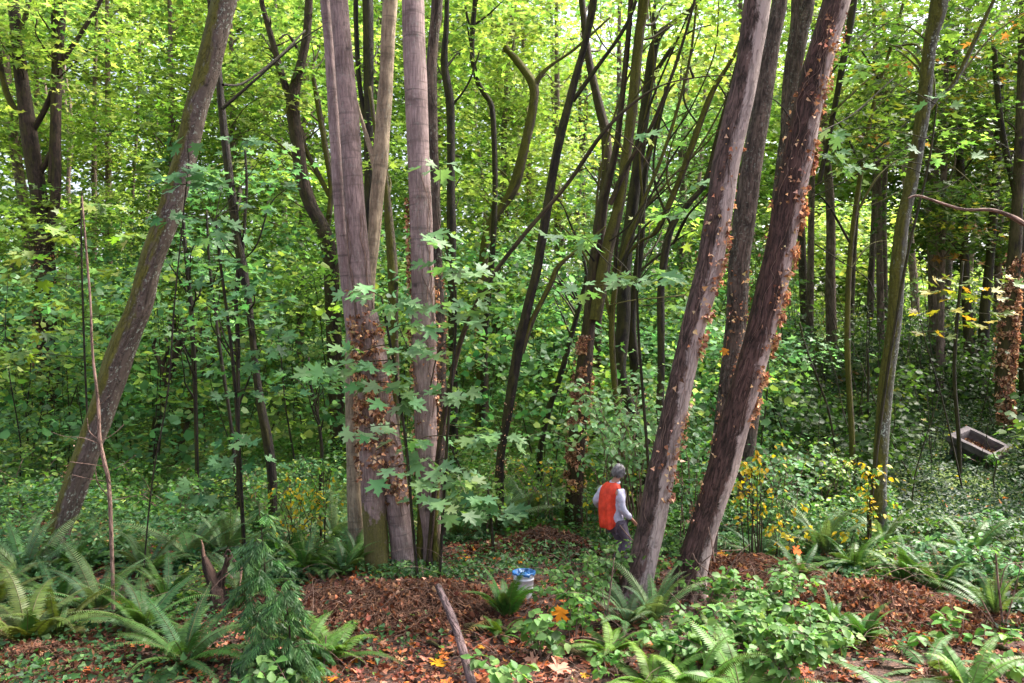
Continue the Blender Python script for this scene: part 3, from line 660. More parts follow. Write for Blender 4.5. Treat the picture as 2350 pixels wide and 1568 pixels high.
# ---------------------------------------------------------------- left side
tree('ivy_foot_tree', 'dark many-stemmed tree at the far left with brown ivy on its foot', 24.5,
     [[(116, 925, 48), (108, 800, 52), (102, 700, 52), (100, 600, 56), (92, 540, 54), (88, 450, 38), (66, 300, 38), (50, 180, 32), (36, 60, 28), (26, -40, 26), (10, -250, 20)],
      ([(108, 570, 34), (122, 500, 28), (130, 400, 22), (128, 280, 24), (132, 150, 22), (143, 0, 20), (150, -200, 16)], dict(name='trunk', ground=False)),
      ([(118, 420, 18), (124, 260, 18), (126, 120, 16), (122, 0, 14), (118, -120, 12)], dict(ground=False)),
      ([(76, 300, 16), (108, 240, 15), (146, 140, 14), (190, 70, 12), (232, 0, 10), (260, -80, 8)], dict(ground=False)),
      ([(56, 260, 18), (28, 240, 16), (6, 180, 14), (-10, 60, 12)], dict(ground=False, mat=B_GREEN)),
      ([(40, 90, 14), (60, 30, 13), (72, -40, 11)], dict(ground=False, mat=B_GREEN)),
      ([(84, 410, 14), (102, 380, 16), (122, 340, 14)], dict(ground=False))],
     B_BROWN, seed=51, bump=0.1, crown=[(80, 80, 170, 200, 24.5, 2.5, 55), (100, -200, 300, 150, 24, 4, 20), (100, 480, 170, 90, 23.5, 1.5, 24), (60, 650, 140, 60, 23, 1.5, 18)], pal=VIVID, size=0.2,
     ivy=[(0, 690, 930, 200, 50, 800, 0.09), (0, 560, 700, -60, 60, 160, 0.07)])
tree('background_maple', 'pinkish trunk with an ivy foot at the very left edge, behind the many-stemmed tree', 30,
     [[(38, 860, 46), (22, 780, 42), (4, 720, 40), (40, 600, 26), (62, 560, 24), (52, 450, 24), (36, 350, 24), (20, 220, 20), (8, 60, 16)]], B_FAR, seed=52,
     crown=[(20, 200, 160, 220, 30, 3, 60)], pal=VIVID, size=0.2, ivy=[(0, 720, 860, -90, 70, 300, 0.10)])
tree('crooked_sapling', 'dark crooked sapling right of the mossy leaning trunk', 14.3,
     [[(626, 1165, 22), (624, 1090, 24), (614, 1010, 25), (598, 930, 22), (585, 830, 16), (571, 700, 18), (556, 612, 24), (541, 520, 22), (522, 370, 21), (508, 240, 18), (500, 150, 16), (488, 60, 15), (478, -40, 14)],
      ([(548, 1180, 12, -0.2), (546, 1000, 11, -0.2), (546, 800, 11, -0.1), (542, 700, 11), (548, 612, 14)], dict(name='trunk', ground=True)),
      ([(556, 600, 8), (562, 500, 8), (566, 420, 7), (562, 340, 5)], dict(ground=False)),
      ([(556, 600, 6), (590, 560, 5), (620, 470, 4), (660, 430, 3)], dict(ground=False)),
      ([(545, 600, 5), (515, 560, 4), (480, 490, 3)], dict(ground=False)),
      ([(545, 940, 6), (575, 860, 5), (600, 800, 3)], dict(ground=False))],
     B_DARK, seed=53, bump=0.05, crown=[(470, 440, 60, 90, 14, .7, 9), (620, 360, 80, 90, 14.8, .8, 12), (520, 700, 90, 90, 14, .8, 10)], pal=TEAL, size=0.17, per=12, rad=0.32)
for (nm, lb, pts, Y, cr) in [
    ('thin_sapling', 'thin dark sapling stem left of the crooked sapling, forking low', [(452, 1090, 10), (450, 980, 10), (446, 850, 12), (438, 700, 12), (428, 600, 10), (420, 500, 8), (415, 400, 5)], 16.5, [(430, 560, 70, 90, 16.5, 1, 12), (400, 780, 60, 60, 16, 1, 7)]),
    ('thin_sapling', 'slender stem slanting between two dark sapling stems left of centre', [(540, 1090, 10), (528, 960, 9), (510, 840, 9), (494, 720, 8), (480, 600, 7), (474, 480, 5)], 15.5, [(490, 560, 50, 80, 15.5, 1, 8)]),
    ('thin_sapling', 'short black sapling stem in the ferns left of the double trunk', [(735, 1110, 8), (738, 1030, 9), (728, 950, 8), (712, 880, 7), (708, 820, 5)], 16.5, [(715, 850, 70, 50, 16.5, 1, 9)]),
    ('thin_sapling', 'short mossy bent sapling right of the dark slanting trunk', [(1240, 1030, 13), (1262, 934, 15), (1288, 856, 16), (1308, 783, 14), (1330, 700, 12), (1345, 630, 9), (1330, 560, 6)], 18.5, [(1290, 620, 90, 60, 18.5, 1, 12)]),
    ('thin_sapling', 'thin dark pole standing in the undergrowth left of the lichen trunk', [(1992, 930, 6), (1993, 860, 7), (1991, 800, 5)], 20, None),
    ('thin_sapling', 'thin leaning dark stem behind the bright ferns right of the leaning trunks', [(1905, 960, 6), (1880, 880, 6), (1850, 800, 6), (1835, 740, 5)], 18.5, [(1870, 800, 70, 50, 18.5, 1, 9)]),
]:
    tree(nm, lb, Y, [pts], B_DARK, cat='sapling', crown=cr, pal=TEAL, size=0.15, per=14, rad=0.35, seed=int(pts[0][0]), limbs=0.5)
tree('gnarled_snag', 'dark gnarled broken trunk low in the shade right of the mossy leaning trunk', 20.5,
     [[(362, 960, 24), (382, 872, 24), (402, 820, 24), (418, 776, 20), (425, 730, 10)],
      ([(383, 870, 16), (366, 830, 14), (352, 800, 10), (358, 775, 6)], dict(ground=False)),
      ([(372, 840, 10), (386, 800, 9), (380, 770, 5)], dict(ground=False))], B_BROWN, seed=54, bump=0.25, cat='dead tree')
tree('gnarled_snag', 'mossy bent trunk curving up beside the dark broken trunk in the shade', 20.5,
     [[(446, 890, 22), (462, 860, 20), (490, 815, 19), (500, 770, 14), (496, 700, 10)],
      ([(446, 880, 16), (440, 830, 14), (455, 790, 10), (462, 740, 8)], dict(ground=False)),
      ([(475, 840, 14), (474, 780, 12), (472, 700, 9)], dict(ground=False))], B_GREEN, seed=55, bump=0.2, cat='dead tree')

tree('curved_maple', 'dark curving tree left of the double trunk, forking high into two stems', 20.5,
     [[(775, 1000, 38), (770, 850, 38), (763, 700, 38), (758, 590, 38), (738, 520, 38), (712, 470, 36), (694, 410, 33), (682, 330, 33), (672, 235, 33), (690, 150, 24), (702, 90, 22), (709, 0, 19), (716, -200, 14)],
      ([(670, 240, 22), (652, 190, 18), (635, 130, 16), (618, 70, 15), (600, 0, 12), (590, -90, 9)], dict(ground=False)),
      ([(752, 520, 14, .2), (760, 430, 14, .3), (745, 330, 15, .3), (730, 240, 14, .4), (716, 160, 10, .4)], dict(ground=False, mat=B_GREEN)),
      ([(756, 450, 12, .3), (730, 400, 14, .3), (700, 340, 14, .2), (690, 290, 12, .1)], dict(ground=False, mat=B_GREEN)),
      ([(682, 110, 10, -.2), (660, 80, 9, -.4), (640, 90, 6, -.6)], dict(ground=False)),
      ([(690, 380, 8, 0), (640, 330, 7, -0.1), (590, 300, 5, -0.2), (540, 310, 3, -0.3)], dict(ground=False, mat=B_GREEN)),
      ([(672, 235, 7, 0), (620, 220, 6, -0.2), (570, 240, 4, -0.3), (530, 290, 3, -0.3)], dict(ground=False, mat=B_GREEN))],
     B_BROWN, seed=56, bump=0.08, crown=[(620, 120, 170, 160, 21.5, 2.5, 60), (700, -200, 300, 150, 20, 4, 20), (660, 380, 120, 90, 22, 1.5, 22)], pal=VIVID, size=0.19)
tree('mossy_tree', 'mossy dark trunk seen between the double trunk and the straight trunk', 17.5,
     [[(908, 1050, 24), (905, 850, 24), (903, 700, 24), (900, 600, 27), (892, 500, 22), (884, 410, 15), (862, 300, 12), (848, 200, 10)]], B_GREEN, seed=57,
     crown=[(880, 300, 60, 90, 18.5, 1, 12)], pal=MID)
tree('dark_upright_tree', 'upright dark trunk behind the beige trunk near the top', 19.5,
     [[(850, 900, 26), (848, 600, 25), (846, 400, 23), (846, 200, 24), (844, 0, 27), (842, -200, 24)], ([(848, 330, 14), (826, 200, 12), (818, 80, 12), (816, -20, 12)], dict(ground=False))],
     B_DARK, seed=58, crown=[(840, 150, 60, 130, 21, 1.5, 18), (850, -300, 200, 200, 20, 3, 30)], pal=VIVID)
tree('thin_dark_tree', 'thin dark trunk right of the straight central trunk, bending left at its top', 20,
     [[(1040, 850, 22), (1038, 650, 22), (1036, 510, 23), (1035, 380, 20), (1033, 240, 22), (1020, 150, 19), (1024, 60, 14), (1026, 0, 12), (1030, -160, 10)],
      ([(1034, 245, 8), (1060, 215, 7), (1080, 180, 5), (1100, 120, 4)], dict(ground=False))],
     B_DARK, seed=59, crown=[(1040, 130, 60, 110, 21.5, 1.5, 20), (1060, 400, 50, 80, 21.5, 1.5, 12)], pal=VIVID)
tree('mossy_forked_tree', 'mossy trunk right of centre whose top bends left in a thick elbow', 22,
     [[(1106, 860, 32), (1107, 755, 30), (1108, 640, 26), (1114, 555, 24), (1134, 500, 27), (1168, 452, 28), (1186, 410, 27), (1206, 330, 25), (1224, 240, 25), (1222, 192, 26), (1190, 145, 24), (1158, 108, 20)],
      ([(1224, 215, 14), (1236, 180, 16), (1262, 152, 13), (1320, 112, 11), (1400, 40, 7)], dict(ground=False, mat=B_GREEN))],
     B_GREEN, seed=60, bump=0.12, crown=[(1200, 60, 130, 110, 23.5, 2, 46), (1240, 330, 90, 110, 23.5, 1.5, 22), (1100, 430, 40, 130, 23.5, 1.5, 14)], pal=VIVID, size=0.18,
     ivy=[(0, 740, 870, 190, 30, 160, 0.07)])
tree('curvy_black_stem', 'black S-curved stem joining the mossy elbowed trunk', 21.3,
     [[(1112, 800, 16), (1120, 680, 16), (1130, 580, 16), (1136, 453, 14), (1134, 330, 14), (1129, 248, 15), (1112, 215, 16), (1096, 186, 14), (1084, 130, 13), (1085, 60, 13), (1090, 0, 12), (1094, -150, 10)]],
     B_DARK, seed=61, crown=[(1100, -60, 130, 130, 21.5, 2, 26)], pal=VIVID)
tree('brown_backlit_tree', 'brown trunk among bright leaves, just right of the top of the dark slanting trunk', 21,
     [[(1370, 800, 22), (1372, 640, 24), (1384, 470, 26), (1392, 390, 27), (1390, 310, 25), (1374, 240, 23), (1356, 160, 20), (1346, 100, 18), (1335, 0, 15), (1325, -100, 12)]],
     B_BROWN, seed=62, crown=[(1340, 60, 100, 90, 22.5, 1.5, 12), (1330, 350, 60, 90, 22.5, 1.5, 14), (1340, -200, 250, 120, 21, 3, 15)], pal=YEL)

tree('fan_stemmed_tree', 'cluster of thin mossy stems fanning up and right behind the ivy-covered trunk', 16.2,
     [[(1425, 1010, 16), (1408, 850, 16), (1405, 720, 15), (1425, 600, 13), (1470, 480, 11), (1530, 330, 9), (1580, 150, 7), (1600, 0, 6), (1615, -120, 5)]]
     +[(p, dict(ground=False, mat=B_GREEN if k % 2 else B_DARK)) for k, p in enumerate([
      [(1410, 700, 10), (1415, 560, 9), (1440, 400, 8), (1500, 220, 6), (1585, 20, 5), (1620, -80, 4)],
      [(1412, 650, 10, .2), (1450, 520, 9, .3), (1530, 420, 8, .5), (1610, 330, 6, .8), (1680, 200, 4, 1)],
      [(1420, 610, 9, -.2), (1480, 520, 8, -.3), (1560, 470, 6, -.5), (1650, 470, 4, -.8)],
      [(1406, 760, 9), (1380, 620, 8), (1370, 460, 7), (1400, 300, 6), (1460, 140, 5), (1540, 60, 3)],
      [(1440, 560, 8), (1520, 400, 7, .2), (1600, 280, 6, .4), (1660, 240, 4, .6), (1740, 250, 3, .8)],
      [(1475, 470, 7), (1470, 330, 6), (1500, 160, 5), (1490, 0, 4)],
      [(1530, 330, 6), (1590, 240, 5), (1640, 120, 4), (1650, 0, 3)],
      [(1405, 720, 8, .2), (1350, 600, 7, .3), (1290, 520, 5, .5), (1230, 500, 3, .6)],
      [(1540, 310, 5), (1500, 250, 4), (1430, 230, 3), (1370, 250, 2)]])], B_GREEN, seed=63, bump=0.06, nseg=8)
tree('arching_limb_tree', 'slim mossy tree with long arching side limbs between the leaning trunks and the lichen trunk', 17.5,
     [[(1955, 1000, 15), (1945, 800, 15), (1950, 600, 14), (1975, 400, 12), (2010, 220, 10), (2060, 60, 8), (2090, -80, 6)]]
     +[(p, dict(ground=False, mat=B_GREEN if k % 2 else B_DARK)) for k, p in enumerate([
      [(1952, 560, 8), (1900, 470, 7, -.3), (1860, 440, 5, -.5), (1800, 460, 3, -.6)],
      [(1960, 500, 8), (2020, 400, 7, .2), (2090, 360, 6, .4), (2180, 380, 4, .5), (2250, 440, 3, .6)],
      [(1978, 390, 7), (1930, 290, 6, -.2), (1870, 250, 5, -.4), (1810, 280, 3, -.5)],
      [(2000, 260, 7), (2080, 180, 6, .3), (2170, 160, 5, .5), (2270, 210, 3, .6)],
      [(2020, 190, 6), (1970, 110, 5, -.2), (1910, 100, 4, -.4), (1850, 150, 2, -.5)],
      [(1950, 620, 6), (2000, 560, 5, .2), (2060, 560, 4, .3), (2110, 610, 2, .4)],
      [(2040, 110, 6), (2120, 40, 5, .2), (2220, 20, 4, .4), (2300, 60, 3, .5)]])], B_GREEN, seed=64, bump=0.06, nseg=8,
     crown=[(1990, 150, 110, 90, 17.5, 1.2, 10), (2150, 250, 120, 90, 17.8, 1, 8), (1870, 300, 80, 70, 17.2, .8, 5)], pal=MID, size=0.15, per=14)

# far thin trunks in and around the bright clearing
g = np.random.default_rng(88)
WHERE = {1842: 'first thin far trunk right of the leaning foreground pair', 1905: 'sturdier far brown trunk in the middle of the bright clearing', 1958: 'slim leaning far trunk at the right of the bright clearing',
 2000: 'thin far trunk close to the left of the lichen trunk', 2030: 'faint thin trunk showing immediately left of the lichen trunk', 2095: 'far trunk just right of the lichen trunk', 2178: 'slim shaded far trunk under the arching bare stem',
 2290: 'thin shaded trunk between the V-shaped trunk and the ivy-wrapped trunk',
 1215: 'slim far trunk where the long bare stem crosses the dark slanting trunk', 1292: 'pale thin far trunk between the slanting trunk and the ivy-covered trunk',
 1326: 'pale narrow far trunk second left of the ivy-covered trunk', 1342: 'narrow brown far trunk hard by the ivy-covered trunk', 1560: 'thin far trunk in the gap left of the leaning maple',
 1635: 'short far trunk seen between the leaning maple and the grey trunk', 300: 'faint far trunk left of the mossy leaning trunk', 215: 'slim far trunk in bright leaves left of the mossy leaning trunk',
 660: 'slim far trunk in green leaves left of the curved tree', 1170: 'thin far trunk right of the mossy elbowed trunk'}
for u, lb in WHERE.items():
    Y = float(g.uniform(31, 44)); wv = {1905: 26, 1842: 22, 2095: 20, 1635: 20}.get(u, float(g.uniform(9, 17)))
    lean = g.normal(0, 18) + (26 if u in (1928, 1958) else 0); vb = 784+(CZ-3.4)/Y*F
    pts = [(u-lean*0.4, 800, wv*1.1), (u-lean*0.1, 650, wv), (u+lean*0.4+g.normal(0, 3), 480, wv*0.9), (u+lean+g.normal(0, 6), 260, wv*0.75), (u+lean*1.6, 60, wv*0.55), (u+lean*2, -120, wv*0.4)]
    right = u > 1800
    cr = [(u+lean, 200, 110, 190, Y, 3, 46), (u+lean, -100, 140, 110, Y, 4, 16)] if not (1830 < u < 2010) else [(u+lean, 120, 110, 190, Y, 3, 50)]
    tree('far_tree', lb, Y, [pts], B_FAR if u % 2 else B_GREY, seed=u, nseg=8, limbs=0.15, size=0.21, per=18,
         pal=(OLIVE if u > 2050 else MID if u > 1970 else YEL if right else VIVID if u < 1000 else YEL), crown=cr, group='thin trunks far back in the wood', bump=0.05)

# leafy trees of the middle distance, their crowns fill the view between the trunks
g = np.random.default_rng(91)
MIDT = [(-60, 'leafy maple at the far left edge behind the many-stemmed tree', VIVID), (90, 'broad leafy maple behind the many-stemmed tree', VIVID), (250, 'bright leafy maple between the many-stemmed tree and the mossy leaning trunk', VIVID),
 (395, 'bright leafy maple directly behind the mossy leaning trunk', VIVID), (540, 'leafy maple behind the crooked sapling', VIVID), (690, 'leafy maple behind the curving dark tree', MID),
 (850, 'leafy maple behind the double trunk and the beige trunk', MID), (1000, 'leafy maple behind the straight central trunk', VIVID), (1140, 'bright leafy maple around the black S-curved stem', VIVID),
 (1280, 'yellow-green maple behind the dark slanting trunk', YEL), (1420, 'yellow-green maple behind the ivy-covered trunk', PALE), (1560, 'pale leafy maple behind the arching mossy branch', PALE),
 (1700, 'leafy tree behind the two leaning foreground trunks', MID), (1860, 'leafy tree with a high crown over the bright clearing', YEL), (2020, 'olive green tree behind the lichen trunk', OLIVE),
 (2160, 'shaded olive tree over the arching bare stem', OLIVE), (2290, 'shaded olive tree at the back of the right side', OLIVE), (2420, 'shaded olive tree at the far right edge', OLIVE)]
for i, (u, lb, pal) in enumerate(MIDT):
    Y = float(26+8*g.uniform()); ln = g.normal(0, 20)
    q = 26 if u in (1280, 1420) else 34 if u == 1860 else 60 if u in (250, 1560) else 88
    cr = [(u+ln, 30, 125, 150, Y, 3.5, q), (u+ln*.6, 260, 120, 150, Y-1, 3, q), (u, -200, 150, 120, Y, 4, 20)]
    if not 1760 < u < 2060: cr.append((u, 480, 115, 130, Y-1, 3, 80))
    if u < 1750: cr.append((u, 660, 110, 90, Y-2, 2.5, 40))
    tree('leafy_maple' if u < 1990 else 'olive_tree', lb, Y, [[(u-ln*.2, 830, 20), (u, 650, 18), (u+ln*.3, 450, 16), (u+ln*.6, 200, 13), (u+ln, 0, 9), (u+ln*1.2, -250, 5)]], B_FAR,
         seed=900+i, nseg=8, limbs=0.15, size=0.20, per=20, pal=pal, crown=cr, gap=0.40, rad=0.5, bump=0.06, group='leafy trees of the middle distance')

# ================================================================ MASSES OF LEAVES
def frame_xy(n, y0, y1, g, marg=1.18, power=1.0):
    y = y0+(y1-y0)*g.uniform(0, 1, n)**power
    x = g.uniform(-1, 1, n)*0.643*marg*y
    return x, y

# far wood closing the view
def far_woods():
    g = np.random.default_rng(301); acc = Acc(); m = 21000
    x, y = frame_xy(m, 56, 76, g, 1.2)
    z = gz(x, y)+g.uniform(0, 1, m)**0.9*np.where(x/y > 0.22, 20, 31)
    C = np.stack([x, y, z], 1)
    u = 1175+x/y*F; v = 784-(z-CZ)/y*F
    # thinner where the photograph shows light: the upper middle and the clearing on the right
    thr = 0.36+0.36*np.exp(-((u-1400)/250)**2-((v-30)/120)**2)+0.12*np.exp(-((u-330)/110)**2-((v-170)/150)**2)+0.08*np.exp(-((u-2300)/110)**2-((v-330)/90)**2)
    k = vnoise(C*[0.22, 0.22, 0.34], 5)*0.7+vnoise(C*0.7, 6)*0.3 > thr
    C = C[k]; u = u[k]
    out = unit(np.stack([g.normal(0, 1, len(C)), g.normal(0, 1, len(C))-0.5, np.zeros(len(C))], 1))
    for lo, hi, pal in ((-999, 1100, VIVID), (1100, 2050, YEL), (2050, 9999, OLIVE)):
        s = (u >= lo) & (u < hi)
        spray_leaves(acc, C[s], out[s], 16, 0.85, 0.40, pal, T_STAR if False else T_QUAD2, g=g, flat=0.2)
    o = link('far_woods', acc.mesh('far_woods', M_LEAFB))
    tag(o, 'distant bright green wood closing the view behind all the trunks', 'woods', kind='stuff')
T_QUAD2 = (np.array([(0, 0, 0), (0.5, 0.3, 0.08), (0.25, 0.9, -0.05), (-0.25, 0.9, -0.08), (-0.5, 0.3, 0.05)]), np.array([(0, 1, 2), (0, 2, 3), (0, 3, 4)]))
far_woods()

def far_trunks():
    g = np.random.default_rng(305); acc = Acc()
    for i in range(34):
        y = g.uniform(38, 58); x = g.uniform(-1, 1)*0.643*1.15*y
        if 0.33 < x/y < 0.53: continue
        z = g1(x, y)
        ln = g.normal(0, 0.12, 2); r = g.uniform(0.06, 0.17); h = g.uniform(14, 24)
        pts = [(x+ln[0]*h*t+g.normal(0, 0.12), y+ln[1]*h*t, z-0.2+h*t) for t in np.linspace(0, 1, 7)]
        acc.tube(crom(pts, 2), np.linspace(r, r*0.35, 13), 6, seed=i, cap=False)
    o = link('far_trunks', acc.mesh('far_trunks', B_FAR))
    tag(o, 'mass of thin far-off trunks in the depth of the wood', 'woods', kind='stuff')
far_trunks()

def meadow():      # sunlit bushes on the open ground behind the trunks
    g = np.random.default_rng(309); acc = Acc(); m = 7000
    x, y = frame_xy(m, 43, 55, g, 1.2); top = 1.0+3.2*vnoise(np.stack([x*0.2, y*0.2, x*0], 1), 71)
    top = np.where((x/y > 0.33) & (x/y < 0.50), 7.5, top)
    C = np.stack([x, y, gz(x, y)+g.uniform(0, 1, m)*top], 1); k = vnoise(C*0.5, 72) > 0.42; C = C[k]; n = len(C)
    out = unit(np.stack([g.normal(0, 1, n), g.normal(0, 1, n)-0.6, np.zeros(n)], 1))
    spray_leaves(acc, C, out, 15, 0.5, 0.28, YEL, T_QUAD2, g=g, flat=0.4)
    o = link('bright_bushes', acc.mesh('bright_bushes', M_LEAFB)); tag(o, 'sunlit yellow-green bushes glowing on open ground behind the trunks', 'bushes', kind='stuff')
meadow()

# middle distance: thickets of young maple and hazel, 1 to 6 m tall
def thicket():
    g = np.random.default_rng(311); acc = Acc(); m = 22000
    x, y = frame_xy(m, 16.5, 40, g, 1.18, 0.9)
    top = 2.2+4.2*vnoise(np.stack([x*0.35, y*0.35, x*0], 1), 21)+1.5*np.clip((y-20)/20, 0, 1)
    u = 1175+x/y*F
    low = 1-0.80*np.exp(-((u-1930)/170)**2)-0.45*(u > 2080)          # the right side is more open
    top = top*low
    h = g.uniform(0, 1, m)**0.8*top
    C = np.stack([x, y, gz(x, y)+0.15+h], 1)
    k = vnoise(C*[0.8, 0.8, 1.3], 22)*0.65+vnoise(C*2.2, 23)*0.35 > 0.44+0.08*(h/np.maximum(top, .1))
    k &= ~((x/y > 0.505) & (x/y < 0.65) & (y < 23))
    C = C[k]; u = u[k]; h = h[k]; n = len(C)
    out = unit(np.stack([g.normal(0, 1, n), g.normal(0, 1, n)-0.6, np.zeros(n)], 1))
    mix = vnoise(C*0.4, 24)+g.normal(0, 0.12, n)
    for j, (a, b, pal) in enumerate(((-9, 0.36, MID), (0.36, 0.70, TEAL), (0.70, 9, VIVID))):
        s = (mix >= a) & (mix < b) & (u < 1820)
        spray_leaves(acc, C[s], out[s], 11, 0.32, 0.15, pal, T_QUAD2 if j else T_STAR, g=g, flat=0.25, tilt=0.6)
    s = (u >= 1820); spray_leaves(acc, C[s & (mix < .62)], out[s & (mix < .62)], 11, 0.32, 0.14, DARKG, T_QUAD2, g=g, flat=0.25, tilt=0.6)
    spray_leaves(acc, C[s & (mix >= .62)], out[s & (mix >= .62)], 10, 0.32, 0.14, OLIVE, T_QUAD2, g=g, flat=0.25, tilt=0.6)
    o = link('thicket', acc.mesh('thicket', M_LEAFB))
    tag(o, 'leafy thicket of young maple and hazel filling the middle distance', 'thicket', kind='stuff')
    acc = Acc()
    for i in range(420):
        y = g.uniform(17, 38); x = g.uniform(-1, 1)*0.643*1.15*y; z = g1(x, y); h = g.uniform(1.5, 5.5)
        l = g.normal(0, 0.16, 2); r = g.uniform(0.008, 0.028)
        pts = [(x+l[0]*h*t+g.normal(0, 0.05), y+l[1]*h*t, z-0.1+h*t) for t in np.linspace(0, 1, 5)]
        acc.tube(crom(pts, 2), np.linspace(r, r*0.3, 9), 4, seed=i, cap=False)
    o = link('thicket_stems', acc.mesh('thicket_stems', B_DARK))
    tag(o, 'tangle of thin dark stems standing in the middle distance thicket', 'stems', kind='stuff')
thicket()

def undergrowth():
    g = np.random.default_rng(321); acc = Acc(); m = 210000
    x, y = frame_xy(m, 9.4, 34, g, 1.15, 1.45)
    uu = 1175+x/y*F; edge = np.interp(uu, [0, 250, 600, 830, 900, 1300, 1700, 1850, 2150, 2250, 2350], [10.2, 10.6, 10.9, 12.2, 13.4, 13.9, 12.9, 12.3, 11.6, 9.8, 9.4])
    ok = y > edge+(vnoise(np.stack([x*1.2, y*1.2, x*0], 1), 36)-0.5)*1.4; x, y, edge = x[ok], y[ok], edge[ok]; m = len(x)
    hh = 0.25+1.1*vnoise(np.stack([x*0.7, y*0.7, x*0], 1), 31)**1.4
    u = 1175+x/y*F
    hh = hh*np.where(u > 2050, 0.55, 1.0)*np.clip((y-edge)/2.5, 0.18, 1)
    h = g.uniform(0, 1, m)**0.7*hh
    C = np.stack([x, y, gz(x, y)+h], 1)
    k = vnoise(C*[1.6, 1.6, 2.5], 32)*0.6+vnoise(C*5, 33)*0.4 > 0.40
    # keep the planter clear
    k &= ~((x/y > 0.535) & (x/y < 0.625) & (y > 15.5) & (y < 21.6)) | (h < 0.10)
    C = C[k]; n = len(C); u = u[k]
    D = g.normal(0, 1, (n, 3)); D[:, 2] = D[:, 2]*0.3-0.1
    Nn = g.normal(0, 0.55, (n, 3)); Nn[:, 2] += 1; Nn[:, 1] -= 0.3
    mix = vnoise(C*0.5, 34)
    c = palette(UNDER, n, 0.25, g); t = palette(TEAL, n, 0.25, g); yv = palette(YEL, n, 0.25, g)
    c = np.where((mix > 0.6)[:, None], t*0.8, c); c = np.where(((vnoise(C*0.9, 35) > 0.72) & (g.uniform(0, 1, n) < 0.5))[:, None], yv, c)
    c = np.where((u > 2050)[:, None], c*0.42, c)  # shade of the right-hand understorey, put into the leaf colour
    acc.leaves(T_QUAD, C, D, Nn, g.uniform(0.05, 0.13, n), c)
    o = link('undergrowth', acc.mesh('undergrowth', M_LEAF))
    tag(o, 'dense low green undergrowth covering the rising ground behind the clearing', 'undergrowth', kind='stuff')
undergrowth()

# ================================================================ FERNS
def fern_mesh(name, g, n=18, ln=1.0, spread=(20, 75), pal=None, pairs=42, wid=0.08, dry=0):
    acc = Acc()
    for i in range(n):
        az = 2*np.pi*(i+g.uniform(-.4, .4))/n; el = R(g.uniform(*spread)); Ln = ln*g.uniform(0.65, 1.1)
        m = pairs; t = np.linspace(0, 1, m+5)
        ang = el-(R(55)+g.uniform(0, R(30)))*t**1.5
        ds = Ln/(m+4); r = np.concatenate([[0], np.cumsum(np.cos(ang)*ds)])[:-1]; z = np.concatenate([[0], np.cumsum(np.sin(ang)*ds)])[:-1]
        az2 = az+g.normal(0, 0.15)*t**2
        ctr = np.stack([np.cos(az2)*r, np.sin(az2)*r, z+0.02], 1)
        acc.tube(ctr[::3], np.linspace(0.006, 0.0015, len(ctr[::3])), 3, color=(0.14, 0.13, 0.05), cap=False)
        tg = unit(np.gradient(ctr, axis=0)); sd = np.stack([-np.sin(az2), np.cos(az2), 0*az2], 1); up = np.cross(tg, sd)
        tw = g.normal(0, 0.25); sd, up = sd*np.cos(tw)+up*np.sin(tw), up*np.cos(tw)-sd*np.sin(tw)
        s = slice(5, None); tt = t[s]
        prof = 1.25*wid*np.clip(np.minimum(1, (tt-0.06)*7), 0.1, 1)*(1-tt**2.2)**0.8*g.uniform(0.85, 1.15)+0.006
        c = palette(pal, 1, 0.12, g)*np.exp(g.normal(0, 0.10, (len(tt), 1)))
        for sg in (-1, 1):
            D = sg*sd[s]*1.0+tg[s]*0.30-up[s]*(0.22+g.normal(0, 0.05, (len(tt), 1)))
            acc.leaves(T_PIN, ctr[s], D, up[s]+g.normal(0, .1, (len(tt), 3)), prof, c)
    return acc
T_PIN = (np.array([(0.10, 0, 0), (0.13, 0.45, 0.0), (0, 1, -0.08), (-0.09, 0.4, 0.0), (-0.07, 0, 0)]), np.array([(0, 1, 3), (0, 3, 4), (1, 2, 3)]))
FG = [(0.061, 0.144, 0.03, 3), (0.084, 0.175, 0.038, 2), (0.042, 0.106, 0.027, 2)]
FB = [(0.099, 0.198, 0.03, 3), (0.129, 0.22, 0.034, 2), (0.068, 0.152, 0.027, 2)]
FT = [(0.091, 0.175, 0.061, 3), (0.129, 0.213, 0.084, 2), (0.061, 0.137, 0.046, 2)]
FO = [(0.084, 0.122, 0.023, 3), (0.122, 0.129, 0.03, 1), (0.061, 0.106, 0.027, 2)]
g = np.random.default_rng(400)
FERN = {}
for key, kw in dict(a=dict(n=20, ln=1.0, pal=FG), b=dict(n=16, ln=0.85, pal=FB, spread=(10, 65)), c=dict(n=14, ln=1.1, pal=FT, spread=(35, 85)),
                    d=dict(n=15, ln=0.9, pal=FO, spread=(25, 80)), e=dict(n=9, ln=0.9, pal=FT, spread=(5, 45)), f=dict(n=11, ln=0.75, pal=FG, spread=(55, 88))).items():
    FERN[key] = (fern_mesh('fern', g, **kw).mesh('fronds', M_FERN), fern_mesh('dead', g, n=7, ln=0.8, spread=(-4, 22), pal=[(0.22, 0.11, 0.05), (0.14, 0.07, 0.035), (0.25, 0.17, 0.06)], pairs=20, wid=0.06).mesh('withered_fronds', M_DRY))
